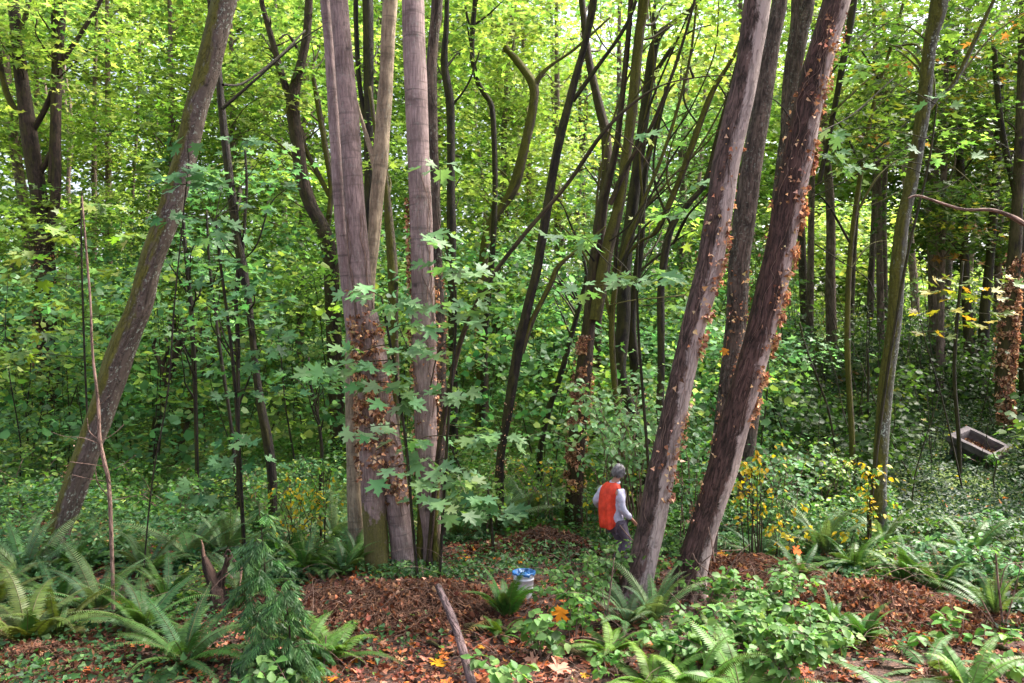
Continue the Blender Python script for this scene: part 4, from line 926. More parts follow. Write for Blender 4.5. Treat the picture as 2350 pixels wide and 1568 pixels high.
def fern(key, u, v, scale, label, Y=None, rz=None, tilt=0.0):
    # v is where the crown of the fern meets the ground
    if Y is None:
        Y = 3.5*F/(v-784)
        for _ in range(8):
            x = (u-1175)/F*Y; z = g1(x, Y); Y = 0.5*Y+0.5*(CZ-z)*F/max(60, v-784)
    x = (u-1175)/F*Y
    r = empty('sword_fern', (x, Y, g1(x, Y)-0.02), label, 'fern', 'sword ferns on the forest floor')
    sx = scale*1.18; r.scale = (sx*g.uniform(.85, 1.15), sx*g.uniform(.85, 1.15), sx*g.uniform(.8, 1.15)); r.rotation_euler = (g.normal(0, 0.13), g.normal(0, 0.13), rz if rz is not None else g.uniform(0, 6.28))
    for me, nm in zip(FERN[key], ('fronds', 'withered_fronds')):
        o = bpy.data.objects.new(nm, me); COL.objects.link(o); o.parent = r
    return r
for a in [
    ('c', 225, 1415, 1.05, 'large bluish green fern at the foot of the pale bare sapling, lower left'),
    ('a', 130, 1400, 0.9, 'green fern below the foot of the mossy leaning trunk'),
    ('d', 60, 1485, 1.0, 'olive green fern drooping at the lower left edge'),
    ('d', -20, 1400, 1.0, 'dull green fern cut by the left edge, above the olive one'),
    ('c', 330, 1330, 0.9, 'fern behind the pale bare sapling, left of the broken stump'),
    ('c', 440, 1300, 1.05, 'tall pale fern arching behind the broken stump'),
    ('a', 425, 1520, 1.0, 'large dark green fern in front of the broken stump'),
    ('c', 520, 1290, 1.0, 'fern with long arching pale fronds left of the cedar sapling top'),
    ('a', 250, 1290, 0.9, 'shaded fern between the mossy trunk foot and the bare sapling'),
    ('b', 760, 1515, 0.95, 'bright yellow-green fern on the brown litter, lower left of centre'),
    ('b', 690, 1530, 0.8, 'bright fern tucked between the cedar sapling and the bright yellow-green fern'),
    ('a', 700, 1315, 0.9, 'green fern left of the moss-footed double trunk'),
    ('a', 790, 1320, 0.8, 'low arching fern touching the mossy foot of the double trunk'),
    ('c', 760, 1250, 0.85, 'shaded fern deeper behind, left of the double trunk'),
    ('a', 640, 1290, 0.8, 'fern under the yellow-leaved shrub on the left'),
    ('f', 1160, 1425, 1.0, 'upright olive fern standing left of the white bucket'),
    ('b', 1150, 1460, 0.5, 'small bright fern below the upright fern by the bucket'),
    ('c', 1060, 1240, 0.95, 'pale green fern right of the straight central trunk'),
    ('c', 1135, 1225, 1.0, 'pale fern in the middle, below the dark slanting trunk'),
    ('c', 1215, 1205, 1.0, 'pale fern behind the dark brush pile'),
    ('c', 1290, 1200, 0.9, 'fern left of the ivy-covered trunk foot'),
    ('c', 1370, 1195, 0.8, 'bluish fern immediately behind the person on the left'),
    ('f', 1455, 1215, 0.8, 'upright fern seen between the person and the leaning trunk'),
    ('c', 1440, 1440, 0.7, 'fern frond tuft below the feet of the person'),
    ('b', 1500, 1590, 1.0, 'light green fern at the bottom, left of the leafy shrubs'),
    ('b', 1600, 1610, 0.9, 'light green fern at the bottom in front of the right leaning trunk'),
    ('a', 1560, 1210, 0.7, 'dark fern showing between the two leaning trunks'),
    ('a', 1750, 1290, 0.75, 'fern right of the foot of the right leaning trunk'),
    ('c', 1890, 1285, 1.0, 'large fern right of the hanging yellow leaves'),
    ('a', 1960, 1310, 0.9, 'green fern below the lichen trunk'),
    ('f', 2075, 1345, 0.9, 'upright bright green fern right of the lichen trunk foot'),
    ('a', 2160, 1360, 0.8, 'fern at the right edge of the reddish litter'),
    ('f', 1985, 1475, 0.75, 'fern with few upright fronds on the bare soil, lower right'),
    ('e', 1880, 1500, 0.8, 'fern with low spreading fronds between the leafy shrubs and the bare soil'),
    ('e', 2130, 1540, 0.9, 'pale fern spreading over the soil in the lower right corner area'),
    ('b', 2220, 1600, 0.8, 'yellow-green fern at the bottom right'),
    ('e', 2060, 1600, 0.9, 'fern at the bottom edge right of the leafy shrubs'),
    ('d', 1740, 1450, 0.7, 'dull fern among the shrubs below the right leaning trunk'),
    ('a', 480, 1200, 0.9, 'shaded fern deep behind on the left, above the cedar sapling'),
    ('a', 330, 1190, 0.9, 'dark fern right of the mossy leaning trunk'),
    ('a', 20, 1270, 0.9, 'dark fern left of the mossy leaning trunk foot'),
    ('a', 330, 1450, 0.9, 'dark green fern overlapping the large fern in front of the broken stump on its left'),
    ('c', 560, 1380, 0.9, 'pale fern between the broken stump and the cedar sapling'),
    ('a', 180, 1310, 0.95, 'fern just right of the mossy leaning trunk foot'),
    ('c', 60, 1340, 1.0, 'bluish fern just left of the mossy leaning trunk foot'),
    ('a', 380, 1390, 0.8, 'fern immediately right of the pale bare sapling'),
    ('d', 130, 1470, 0.8, 'olive fern between the lower left edge and the large bluish fern'),
    ('a', 820, 1290, 0.7, 'small fern behind the left foot of the double trunk'),
    ('a', 590, 1240, 0.9, 'shaded fern behind the top of the cedar sapling'),
    ('c', 1000, 1215, 0.8, 'fern close behind the foot of the straight central trunk'),
    ('c', 1180, 1170, 0.9, 'fern farther back between the straight central trunk and the dark slanting trunk'),
    ('b', 1400, 1500, 0.7, 'light fern beside the dark log under the bramble'),
    ('c', 1500, 1440, 0.8, 'bluish fern in front of the leaning maple foot'),
    ('b', 1700, 1600, 1.0, 'light green fern at the bottom edge in the middle of the big shrub clump'),
    ('a', 1830, 1330, 0.7, 'fern behind the small shrub on the litter'),
    ('c', 2020, 1270, 0.9, 'pale fern at the back right of the lichen trunk'),
    ('a', 1840, 1230, 0.9, 'fern under the shrub hung with yellow leaves'),
    ('a', 2230, 1290, 0.9, 'dark fern in the shade below the stone planter'),
    ('c', 2290, 1420, 0.8, 'fern in front of the bluish green shrub at the right edge'),
    ('f', 1910, 1450, 0.6, 'small upright fern left of the fern with few fronds'),
    ('a', 900, 1470, 0.0001, None),
]:
    if a[-1]: fern(*a)

# ================================================================ SHRUBS AND SAPLINGS
def ground_point(u, v):
    Y = 3.5*F/max(60, v-784)
    for _ in range(10):
        x = (u-1175)/F*Y; z = g1(x, Y); Y = 0.5*Y+0.5*(CZ-z)*F/max(60, v-784)
    return (u-1175)/F*Y, Y, g1((u-1175)/F*Y, Y)
def shrub(u, v, h, wd, stems, leaf, per, pal, label, seed, tmpl=T_SERR, name='leafy_shrub', cat='shrub', group='leafy shrubs', Y=None, pal2=None, frac2=0.0, side=3, droop=0.3, mat=M_LEAF, lean=0.0):
    g = np.random.default_rng(seed)
    if Y is None: x, y, z = ground_point(u, v)
    else: x, y = (u-1175)/F*Y, Y; z = g1(x, y)
    root = empty(name, (x, y, z), label, cat, group)
    A = Acc(); S = Acc()
    for i in range(stems):
        az = g.uniform(0, 6.28); rr = wd*g.uniform(0.25, 1); hh = h*g.uniform(0.55, 1.05)
        b = np.array([x+g.normal(0, wd*0.2), y+g.normal(0, wd*0.2), z-0.03]); b[2] = g1(b[0], b[1])-0.03
        tip = b+[math.cos(az)*rr+lean*h, math.sin(az)*rr, hh]; mid = b+(tip-b)*[0.35, 0.35, 0.62]+g.normal(0, 0.03, 3)
        p = crom([b, mid, tip, tip+[math.cos(az)*rr*.35, math.sin(az)*rr*.35, -0.10*h]], 5)
        S.tube(p, np.linspace(0.006+0.003*h, 0.0018, len(p)), 4, cap=False)
        paths = [p]
        for _ in range(side):
            j = int(g.uniform(0.3, 0.9)*len(p)); a2 = g.uniform(0, 6.28); l2 = h*g.uniform(0.15, 0.4)
            q = crom([p[j], p[j]+[math.cos(a2)*l2*.6, math.sin(a2)*l2*.6, l2*0.35], p[j]+[math.cos(a2)*l2*1.1, math.sin(a2)*l2*1.1, l2*0.25]], 4)
            S.tube(q, np.linspace(0.003, 0.0012, len(q)), 3, cap=False); paths.append(q)
        for q in paths:
            k = max(3, int(per*(1 if q is p else 0.6)*len(q)/16))
            t = g.uniform(0.22 if q is p else 0.1, 1, k)*(len(q)-1.01); ii = t.astype(int); f = (t-ii)[:, None]
            P = q[ii]*(1-f)+q[ii+1]*f; tg = q[np.minimum(ii+1, len(q)-1)]-q[ii]
            D = unit(tg)*0.5+g.normal(0, 0.8, (k, 3))*[1, 1, 0.4]; D[:, 2] -= droop
            Nn = g.normal(0, 0.4, (k, 3))+[0, -0.35, 1]
            c = palette(pal, k, 0.2, g)
            if pal2 is not None: c = np.where((g.uniform(0, 1, k) < frac2)[:, None], palette(pal2, k, 0.2, g), c)
            A.leaves(tmpl, P+unit(D)*0.02, D, Nn, leaf*g.uniform(0.55, 1.2, k), c)
    link('stems', S.mesh('stems', B_TWIG if name != 'yellow_leaf_shrub' else B_BROWN), root)
    link('foliage', A.mesh('foliage', mat), root)
    return root
LG = [(0.12, 0.245, 0.06, 3), (0.17, 0.31, 0.085, 2), (0.075, 0.17, 0.045, 2.5)]
LM = [(0.11, 0.25, 0.055, 3), (0.15, 0.30, 0.06, 2), (0.08, 0.19, 0.04, 2)]
GOLD = [(0.55, 0.38, 0.015, 3), (0.62, 0.46, 0.03, 2), (0.42, 0.36, 0.02, 1)]
for a in [
    (1335, 1420, 0.62, 0.45, 11, 0.085, 16, LG, 'light green leafy shrub between the white bucket and the leaning maple foot', 501),
    (1400, 1370, 0.72, 0.40, 11, 0.085, 15, LG, 'light green shrub in front of the legs of the person', 502),
    (1370, 1340, 0.42, 0.30, 7, 0.07, 13, LM, 'low fine-leaved shrub right of the bucket, behind the orange leaf', 503),
    (1250, 1520, 0.50, 0.32, 6, 0.12, 9, LG, 'broad-leaved light green bramble over the dark log at bottom centre', 504),
    (1320, 1470, 0.5, 0.35, 7, 0.09, 14, LM, 'thin leafy shrub standing behind the bramble at bottom centre', 521),
    (1720, 1500, 0.6, 0.45, 12, 0.11, 16, LG, 'pale green shrub at the back of the big clump, middle right', 522),
    (1860, 1500, 0.5, 0.40, 9, 0.11, 15, LG, 'pale green shrub at the right end of the big clump', 524),
    (1150, 1590, 0.36, 0.30, 5, 0.12, 9, LG, 'broad-leaved sprig at the bottom edge beside the leaning cut pole', 505),
    (1400, 1560, 0.28, 0.22, 3, 0.09, 7, LM, 'small leafy sprig beside the pink fallen maple leaf', 506),
    (1480, 1345, 0.60, 0.30, 6, 0.085, 12, LM, 'thin leafy shrub in front of the foot of the leaning maple', 507),
    (1640, 1400, 0.55, 0.40, 8, 0.09, 13, LM, 'leafy shrub between the feet of the two leaning trunks', 508),
    (1750, 1440, 0.62, 0.42, 11, 0.10, 16, LG, 'light green shrub right of the foot of the right leaning trunk', 509),
    (1660, 1560, 0.55, 0.42, 12, 0.10, 17, LG, 'large pale green shrub at the bottom, left part of the big clump', 510),
    (1790, 1575, 0.60, 0.42, 12, 0.10, 17, LG, 'large pale green shrub at the bottom, right part of the big clump', 511),
    (1540, 1530, 0.42, 0.38, 9, 0.10, 15, LG, 'pale green shrub at the bottom left of the big clump', 512),
    (1830, 1380, 0.42, 0.30, 5, 0.085, 11, LM, 'small shrub on the litter right of the leaning trunks', 513),
    (1590, 1290, 0.65, 0.35, 7, 0.085, 13, LM, 'shrub showing behind the gap of the two leaning trunks', 514),
    (2210, 1500, 0.38, 0.45, 5, 0.13, 7, LM, 'broad-leaved bramble in the lower right corner', 515),
    (2330, 1560, 0.36, 0.4, 4, 0.12, 7, LM, 'bramble cut by the lower right corner', 516),
    (640, 1600, 0.35, 0.3, 5, 0.12, 9, LG, 'broad-leaved sprig at the bottom edge below the cedar sapling', 517),
    (60, 1560, 0.16, 0.5, 9, 0.07, 8, LM, 'low light green sprigs on the litter in the lower left corner', 518),
    (1860, 1290, 0.35, 0.35, 6, 0.08, 11, LM, 'low leafy shrub behind the twig heap on the right', 519),
]:
    shrub(*a)
for a in [   # blue-green shrub mass along the right edge and behind
    (2200, 1330, 0.55, 0.6, 13, 0.10, 15, TEAL, 'bluish green shrub right of the upright fern', 530),
    (2300, 1360, 0.65, 0.6, 14, 0.10, 15, TEAL, 'bluish green shrub at the right edge above the bramble', 531),
    (2330, 1270, 0.6, 0.7, 13, 0.10, 15, TEAL, 'shaded bluish green shrub at the right edge below the stone planter', 532),
    (2262, 1078, 0.5, 0.5, 8, 0.10, 12, UNDER, 'dark leafy shrub growing against the front of the stone planter', 534),
    (2120, 1240, 0.45, 0.7, 11, 0.09, 14, UNDER, 'dark green shrub right of the lichen trunk foot', 533),
]:
    shrub(*a, tmpl=T_OVATE)
# the round-leaved bush high behind the person and others in the middle
shrub(1440, 0, 2.9, 1.15, 30, 0.13, 26, PALE, 'tall bush with round pale green leaves behind and above the person', 540, tmpl=T_OVATE, Y=14.6, name='round_leaved_bush')
shrub(1385, 0, 1.3, 0.7, 10, 0.10, 15, MID, 'low green bush with a few yellow leaves directly behind the person', 541, tmpl=T_OVATE, Y=15.2, name='round_leaved_bush', pal2=GOLD, frac2=0.18)
shrub(1240, 0, 1.3, 0.9, 14, 0.09, 15, MID, 'bright green bush between the dark slanting trunk and the ivy-covered trunk', 542, tmpl=T_OVATE, Y=15.4, name='round_leaved_bush', pal2=GOLD, frac2=0.15)
shrub(1590, 0, 1.9, 0.7, 14, 0.10, 17, TEAL, 'bush filling the gap between the two leaning foreground trunks', 543, tmpl=T_OVATE, Y=13.5, name='round_leaved_bush')
shrub(1800, 0, 1.6, 1.0, 16, 0.11, 16, TEAL, 'bluish bush right of the two leaning foreground trunks', 544, tmpl=T_OVATE, Y=14.8, name='round_leaved_bush')
shrub(1900, 0, 1.5, 0.9, 12, 0.10, 15, UNDER, 'bush with yellowing leaves left of the lichen trunk', 545, tmpl=T_OVATE, Y=16.5, name='round_leaved_bush', pal2=YEL, frac2=0.4)
shrub(1110, 0, 1.1, 0.8, 12, 0.10, 15, MID, 'green bush right of the straight central trunk', 546, tmpl=T_OVATE, Y=14.6, name='round_leaved_bush')
shrub(600, 0, 1.2, 0.8, 12, 0.10, 15, TEAL, 'bluish bush behind the crooked sapling', 547, tmpl=T_OVATE, Y=15.0, name='round_leaved_bush')
shrub(380, 0, 1.2, 0.9, 12, 0.10, 15, UNDER, 'dim green bush right of the mossy leaning trunk', 548, tmpl=T_OVATE, Y=15.2, name='round_leaved_bush')
shrub(50, 0, 1.5, 0.9, 14, 0.10, 15, MID, 'green bush at the left edge behind the mossy leaning trunk', 549, tmpl=T_OVATE, Y=15.0, name='round_leaved_bush')
for a in [
    (690, 0, 1.25, 0.50, 9, 0.085, 18, LM, 'yellow-flecked shrub left of the double trunk', 550, 12.9, 0.42),
    (740, 0, 1.5, 0.35, 6, 0.09, 15, LM, 'taller green shrub with some yellow leaves close to the double trunk', 551, 13.2, 0.2),
    (1735, 0, 1.85, 0.30, 9, 0.085, 17, LM, 'tall shrub hung with yellow leaves right of the right leaning trunk', 552, 12.2, 0.6),
    (1790, 0, 1.0, 0.35, 6, 0.085, 13, LM, 'lower shrub with scattered yellow leaves right of the tall yellow-leaved one', 553, 12.4, 0.55),
    (1995, 0, 1.45, 0.13, 5, 0.09, 20, LM, 'narrow shrub with bright yellow leaves in front of the lichen trunk', 554, 12.7, 0.6),
    (1945, 0, 0.9, 0.12, 2, 0.10, 9, LM, 'small sprig with large yellow leaves left of the lichen trunk', 555, 12.6, 0.6)]:
    shrub(a[0], a[1], a[2], a[3], a[4], a[5], a[6], a[7], a[8], a[9], tmpl=T_OVATE, Y=a[10], pal2=GOLD, frac2=a[11], name='yellow_leaf_shrub', group='shrubs turning yellow', droop=0.8)

# saplings with big palmate leaves in front of the trunks
def palmate(name, label, stem, Y, sprays, seed, size=0.24, pal=PALE, per=7, stemmat=None, rad=0.2):
    """sprays: (u, v, dY[, n])"""
    g = np.random.default_rng(seed)
    s = stem_path(stem, Y); b = s[0, :3]
    root = empty(name, (b[0], b[1], g1(b[0], b[1])), label, 'sapling', 'maple saplings with large leaves')
    S = Acc(); S.tube(s[:, :3], s[:, 3], 6); A = Acc()
    for sp in sprays:
        y = Y+sp[2]; c = W(sp[0], sp[1], y); n = round(1.5*(sp[3] if len(sp) > 3 else per))
        cand = s[(s[:, 2] < c[2]+0.1)]; cand = cand if len(cand) else s
        a = cand[np.argmin(np.linalg.norm(cand[:, :3]-c, axis=1))][:3]
        limb(S, a, c, 0.009, 0.004, int(g.integers(1e6)), 0.04, wob=0.06)
        out = unit(((c-a)*[1, 1, 0]+[0, -0.1, 0])[None])[0]; side = np.array([-out[1], out[0], 0])
        for k in range(n):
            o = out*g.normal(0.05, rad*0.7)+side*g.normal(0, rad); o[2] += -0.12*np.linalg.norm(o)+g.normal(0, 0.05)
            P = (c+o)[None]; D = (o*[1, 1, 0]*3+g.normal(0, 0.3, 3))[None]; D[:, 2] = -0.28+g.normal(0, 0.12); 
            Nn = (np.array([0, -0.45, 1])+g.normal(0, 0.28, 3))[None]
            A.leaves(T_MAPLE, P, D, Nn, size*g.uniform(0.65, 1.15, 1), palette(pal, 1, 0.18, g))
            if k % 2 == 0: S.tube(np.array([c+[0, 0, -0.02], c+o*0.5, c+o]), [0.003, 0.002, 0.0015], 3, cap=False)
    link('stem', S.mesh('stem', stemmat or B_DARK), root); link('leaves', A.mesh('leaves', M_LEAF), root)
palmate('maple_sapling', 'sapling with large pale maple leaves in front of the double trunk', [(955, 1290, 8), (945, 1180, 8), (935, 1050, 8), (915, 900, 8), (890, 760, 7), (875, 680, 5)], 11.2,
        [(840, 665, 0, 6), (905, 700, 0, 6), (760, 840, -0.1, 8), (812, 805, 0, 4), (880, 835, -.1, 7), (930, 800, -.1, 6), (945, 745, 0, 5), (925, 915, -.1, 6), (850, 880, 0, 5), (835, 985, 0, 4), (898, 1072, 0, 3), (905, 880, 0, 5)], 601)
palmate('maple_sapling', 'sapling with large pale maple leaves right of the straight central trunk', [(1010, 1300, 9), (1018, 1150, 9), (1030, 950, 8), (1045, 760, 8), (1040, 640, 6), (1020, 560, 5)], 11.4,
        [(1010, 385, .2, 4), (1000, 540, 0, 5), (1015, 600, 0, 6), (1050, 620, 0, 7), (1105, 650, 0.1, 7), (1085, 700, 0, 6), (1010, 705, -.1, 4), (1060, 735, 0, 4), (1000, 800, 0, 4), (1040, 900, 0, 5), (1110, 990, 0, 6), (1140, 1010, 0, 4),
         (960, 1010, -.1, 6), (990, 1060, -.1, 6), (1010, 1100, -.1, 7), (1050, 1090, 0, 5), (980, 1150, -.1, 5), (1040, 1170, 0, 5)], 602)
palmate('maple_sapling', 'sapling with blue-green maple leaves crossing the upper part of the mossy leaning trunk', [(330, 1300, 4), (350, 1100, 4), (385, 900, 4), (400, 700, 4), (420, 500, 3), (430, 400, 3)], 11.0,
        [(430, 318, 0, 4), (425, 395, 0, 5), (450, 385, 0, 4), (405, 425, 0, 3), (470, 425, 0, 5), (385, 490, 0, 4), (470, 500, 0.1, 4)], 603, pal=TEAL, size=0.22, per=4)
palmate('maple_sapling', 'young maple with drooping blue-green leaves beside the crooked sapling', [(560, 1260, 10), (552, 1100, 10), (540, 900, 9), (525, 750, 8), (505, 600, 7), (495, 500, 5)], 12.4,
        [(500, 545, 0, 6), (540, 600, 0, 6), (480, 640, 0, 5), (470, 590, 0, 5), (570, 660, 0, 6), (580, 720, 0, 7), (640, 690, 0, 7), (660, 760, 0, 6), (600, 800, 0, 5), (530, 840, 0, 5), (560, 900, 0, 5), (640, 900, 0, 4), (540, 1000, 0, 6), (520, 1050, 0, 6), (570, 1060, 0, 5), (460, 1110, 0, 7), (480, 1140, 0, 5), (590, 480, .2, 4), (650, 420, .2, 4), (560, 320, .2, 5), (620, 330, .2, 4)], 604, pal=TEAL, size=0.20)
palmate('maple_sapling', 'thin sapling with pale maple leaves in front of the ivy-covered trunk', [(1500, 1320, 8), (1490, 1100, 8), (1475, 900, 8), (1465, 760, 7), (1462, 650, 5)], 11.8,
        [(1455, 640, -.2, 9), (1520, 630, 0, 5), (1480, 310, .4, 3), (1570, 485, .4, 4), (1350, 545, .3, 6), (1280, 535, .3, 6), (1590, 420, .3, 3), (1345, 660, .4, 4), (1560, 700, .2, 4)], 605, size=0.24)
palmate('maple_sapling', 'low maple sapling with broad leaves among the pale ferns right of centre', [(1130, 1240, 9), (1125, 1170, 8), (1118, 1110, 5)], 12.6,
        [(1110, 1140, 0, 7), (1150, 1165, 0, 6), (1090, 1180, 0, 5)], 606, size=0.26, pal=TEAL)
palmate('maple_sapling', 'sapling with bright leaves at the far left in front of the ivy-footed tree', [(215, 1180, 5), (200, 950, 5), (190, 700, 5), (186, 500, 4), (188, 440, 3)], 16,
        [(120, 520, 0, 7), (160, 540, 0, 6), (230, 470, 0, 7), (90, 640, 0, 6), (150, 690, 0, 7), (250, 620, 0, 6), (60, 580, 0, 5), (100, 760, 0, 6), (270, 730, 0, 5), (40, 810, 0, 6), (300, 540, 0, 7)], 607, size=0.26, pal=VIVID)
palmate('maple_sapling', 'sapling with yellowing leaves left of the ivy-wrapped trunk on the right', [(2200, 1000, 10), (2190, 850, 9), (2200, 700, 8), (2210, 600, 6)], 19,
        [(2130, 640, 0, 7), (2190, 660, 0, 8), (2240, 680, 0, 8), (2160, 710, 0, 7), (2230, 740, 0, 7), (2270, 720, 0, 6), (2120, 760, 0, 6), (2270, 640, 0, 5)], 608, size=0.24, pal=[(0.3, 0.26, 0.03, 2), (0.12, 0.17, 0.03, 3), (0.35, 0.22, 0.03, 1)], rad=0.4)
palmate('maple_sapling', 'thin stem with a few long pale leaves in front of the lichen trunk', [(2000, 1150, 8), (2030, 900, 8), (2080, 600, 7), (2130, 380, 6), (2150, 240, 4)], 12.8,
        [(2135, 235, 0, 3), (2130, 355, 0, 4), (1960, 385, .3, 5), (1915, 360, .3, 4), (1970, 160, .3, 5), (1930, 300, .3, 4)], 609, size=0.24, pal=PALE)

# bare pale sapling on the left
tree('bare_sapling', 'thin pale leafless sapling standing free in the lower left', 9.9,
     [[(261, 1440, 9), (257, 1272, 9.5), (250, 1116, 10), (240, 1064, 10.5), (229, 1012, 10), (225, 924, 8), (212, 804, 6), (208, 700, 5), (200, 600, 5), (188, 450, 3)]]
     + [(p, dict(ground=False)) for p in (
        [(231, 1020, 4), (190, 1005, 3), (150, 1002, 2), (118, 992, 1.5)], [(240, 1070, 4), (200, 1065, 3), (160, 1060, 2)], [(248, 1105, 4), (210, 1100, 3), (165, 1090, 2)],
        [(230, 1015, 4), (262, 995, 3), (284, 975, 2)], [(226, 930, 4), (240, 920, 3), (252, 908, 2)], [(242, 1085, 4), (275, 1070, 3), (312, 1045, 2)], [(249, 1140, 4), (225, 1110, 3), (218, 1070, 2)],
        [(250, 1150, 3), (300, 1140, 2.5), (340, 1132, 1.5)], [(228, 1010, 3), (205, 990, 2.5), (200, 960, 1.5)])],
     B_TWIG, cat='sapling', seed=70, bump=0.12, nseg=8)
shr = [
 ('bare_twig', 'pair of pale bare twigs standing at the lower right edge', [[(2310, 1500, 7), (2300, 1420, 6), (2290, 1330, 5), (2285, 1270, 4)], [(2305, 1440, 4), (2325, 1370, 3.5), (2345, 1290, 2)], [(2295, 1350, 3), (2310, 1300, 2.5), (2350, 1290, 2)], [(2308, 1480, 5), (2270, 1410, 4), (2250, 1370, 2)]], 9.6),
 ('bare_twig', 'tangle of bare twigs leaning against the foot of the right leaning trunk', [[(1600, 1430, 5), (1640, 1340, 4.5), (1600, 1290, 4), (1590, 1270, 3)], [(1560, 1400, 5), (1590, 1320, 4), (1640, 1270, 3.5), (1700, 1262, 2.5)], [(1650, 1350, 5), (1690, 1280, 4), (1720, 1250, 2.5)], [(1640, 1290, 4), (1632, 1240, 3), (1625, 1210, 2)]], 10.2),
 ('bare_twig', 'thin forked twig crossing in front of the legs of the person', [[(1510, 1340, 6), (1478, 1270, 5), (1440, 1228, 4.5), (1422, 1205, 3)], [(1462, 1250, 3.5), (1480, 1240, 3), (1502, 1222, 2)], [(1460, 1250, 3), (1466, 1230, 2)]], 11.6),
 ('bare_twig', 'reddish bare stalk in the shrubs left of the leaning maple foot', [[(1385, 1500, 5), (1392, 1420, 4), (1402, 1340, 4), (1410, 1280, 2.5)], [(1393, 1410, 3), (1380, 1350, 2)]], 9.2),
 ('bare_twig', 'short forked twig in the bright fern at the lower left of centre', [[(735, 1568, 5), (745, 1510, 4), (748, 1460, 3)], [(745, 1520, 3), (765, 1490, 2)]], 8.4)]
for nm, lb, st, Y in shr:
    tree(nm, lb, Y, [st[0]]+[(s, dict(ground=False)) for s in st[1:]], B_TWIG, cat='twig', seed=len(lb), bump=0.1, nseg=6)

# ---------------------------------------------------------------- cedar sapling with drooping sprays
def cedar(label, u, v, h, seed, wd=0.75):
    g = np.random.default_rng(seed); x, y, z = ground_point(u, v)
    root = empty('cedar_sapling', (x, y, z), label, 'sapling')
    S = Acc(); A = Acc()
    top = np.array([x-0.05, y, z+h]); S.tube(crom([(x, y, z-0.05), (x+0.02, y, z+h*0.5), top], 6), np.linspace(0.018, 0.003, 13), 6)
    pal = [(0.045, 0.12, 0.028, 3), (0.07, 0.17, 0.035, 2), (0.03, 0.085, 0.022, 2)]
    for i in range(32):
        t = g.uniform(0.05, 0.98); az = g.uniform(0, 6.28); L1 = wd*(1.0-0.75*t**2)*g.uniform(0.35, 1.1)
        b = np.array([x+(-0.05)*t, y, z+h*t]); d = np.array([math.cos(az), math.sin(az), 0])
        q = crom([b, b+d*L1*0.5+[0, 0, 0.06], b+d*L1-[0, 0, L1*0.28]], 6)
        S.tube(q, np.linspace(0.005, 0.0015, len(q)), 3, cap=False)
        n = int(34*L1/0.5); tt = g.uniform(0.15, 1, n)*(len(q)-1.01); ii = tt.astype(int); f = (tt-ii)[:, None]; P = q[ii]*(1-f)+q[ii+1]*f
        sd = np.array([-d[1], d[0], 0]); D = d*0.6+sd*g.choice([-1, 1], (n, 1))*g.uniform(0.2, 1, (n, 1)); D[:, 2] = -g.uniform(0.3, 1.2, n)
        D = unit(D)
        c = palette(pal, n, 0.2, g)
        # each flat spray is a drooping row of narrow scale-leaf tips
        for k in range(7):
            P2 = P+D*0.022*k; D2 = D+np.cross(D, [[0, 0, 1]])*(0.8 if k % 2 else -0.8); D2[:, 2] -= 0.25
            A.leaves(T_PIN, P2, D2, g.normal(0, 0.3, (n, 3))+[0, -0.6, 0.8], np.full(n, 0.085-0.006*k), c)
    link('stem', S.mesh('stem', B_BROWN), root); link('foliage', A.mesh('foliage', M_FERN), root)
cedar('feathery cedar sapling with drooping sprays in the lower left foreground', 605, 1530, 1.75, 701, 0.5)
cedar('smaller cedar sapling overlapping the right side of the taller one', 660, 1560, 1.0, 702, 0.5)

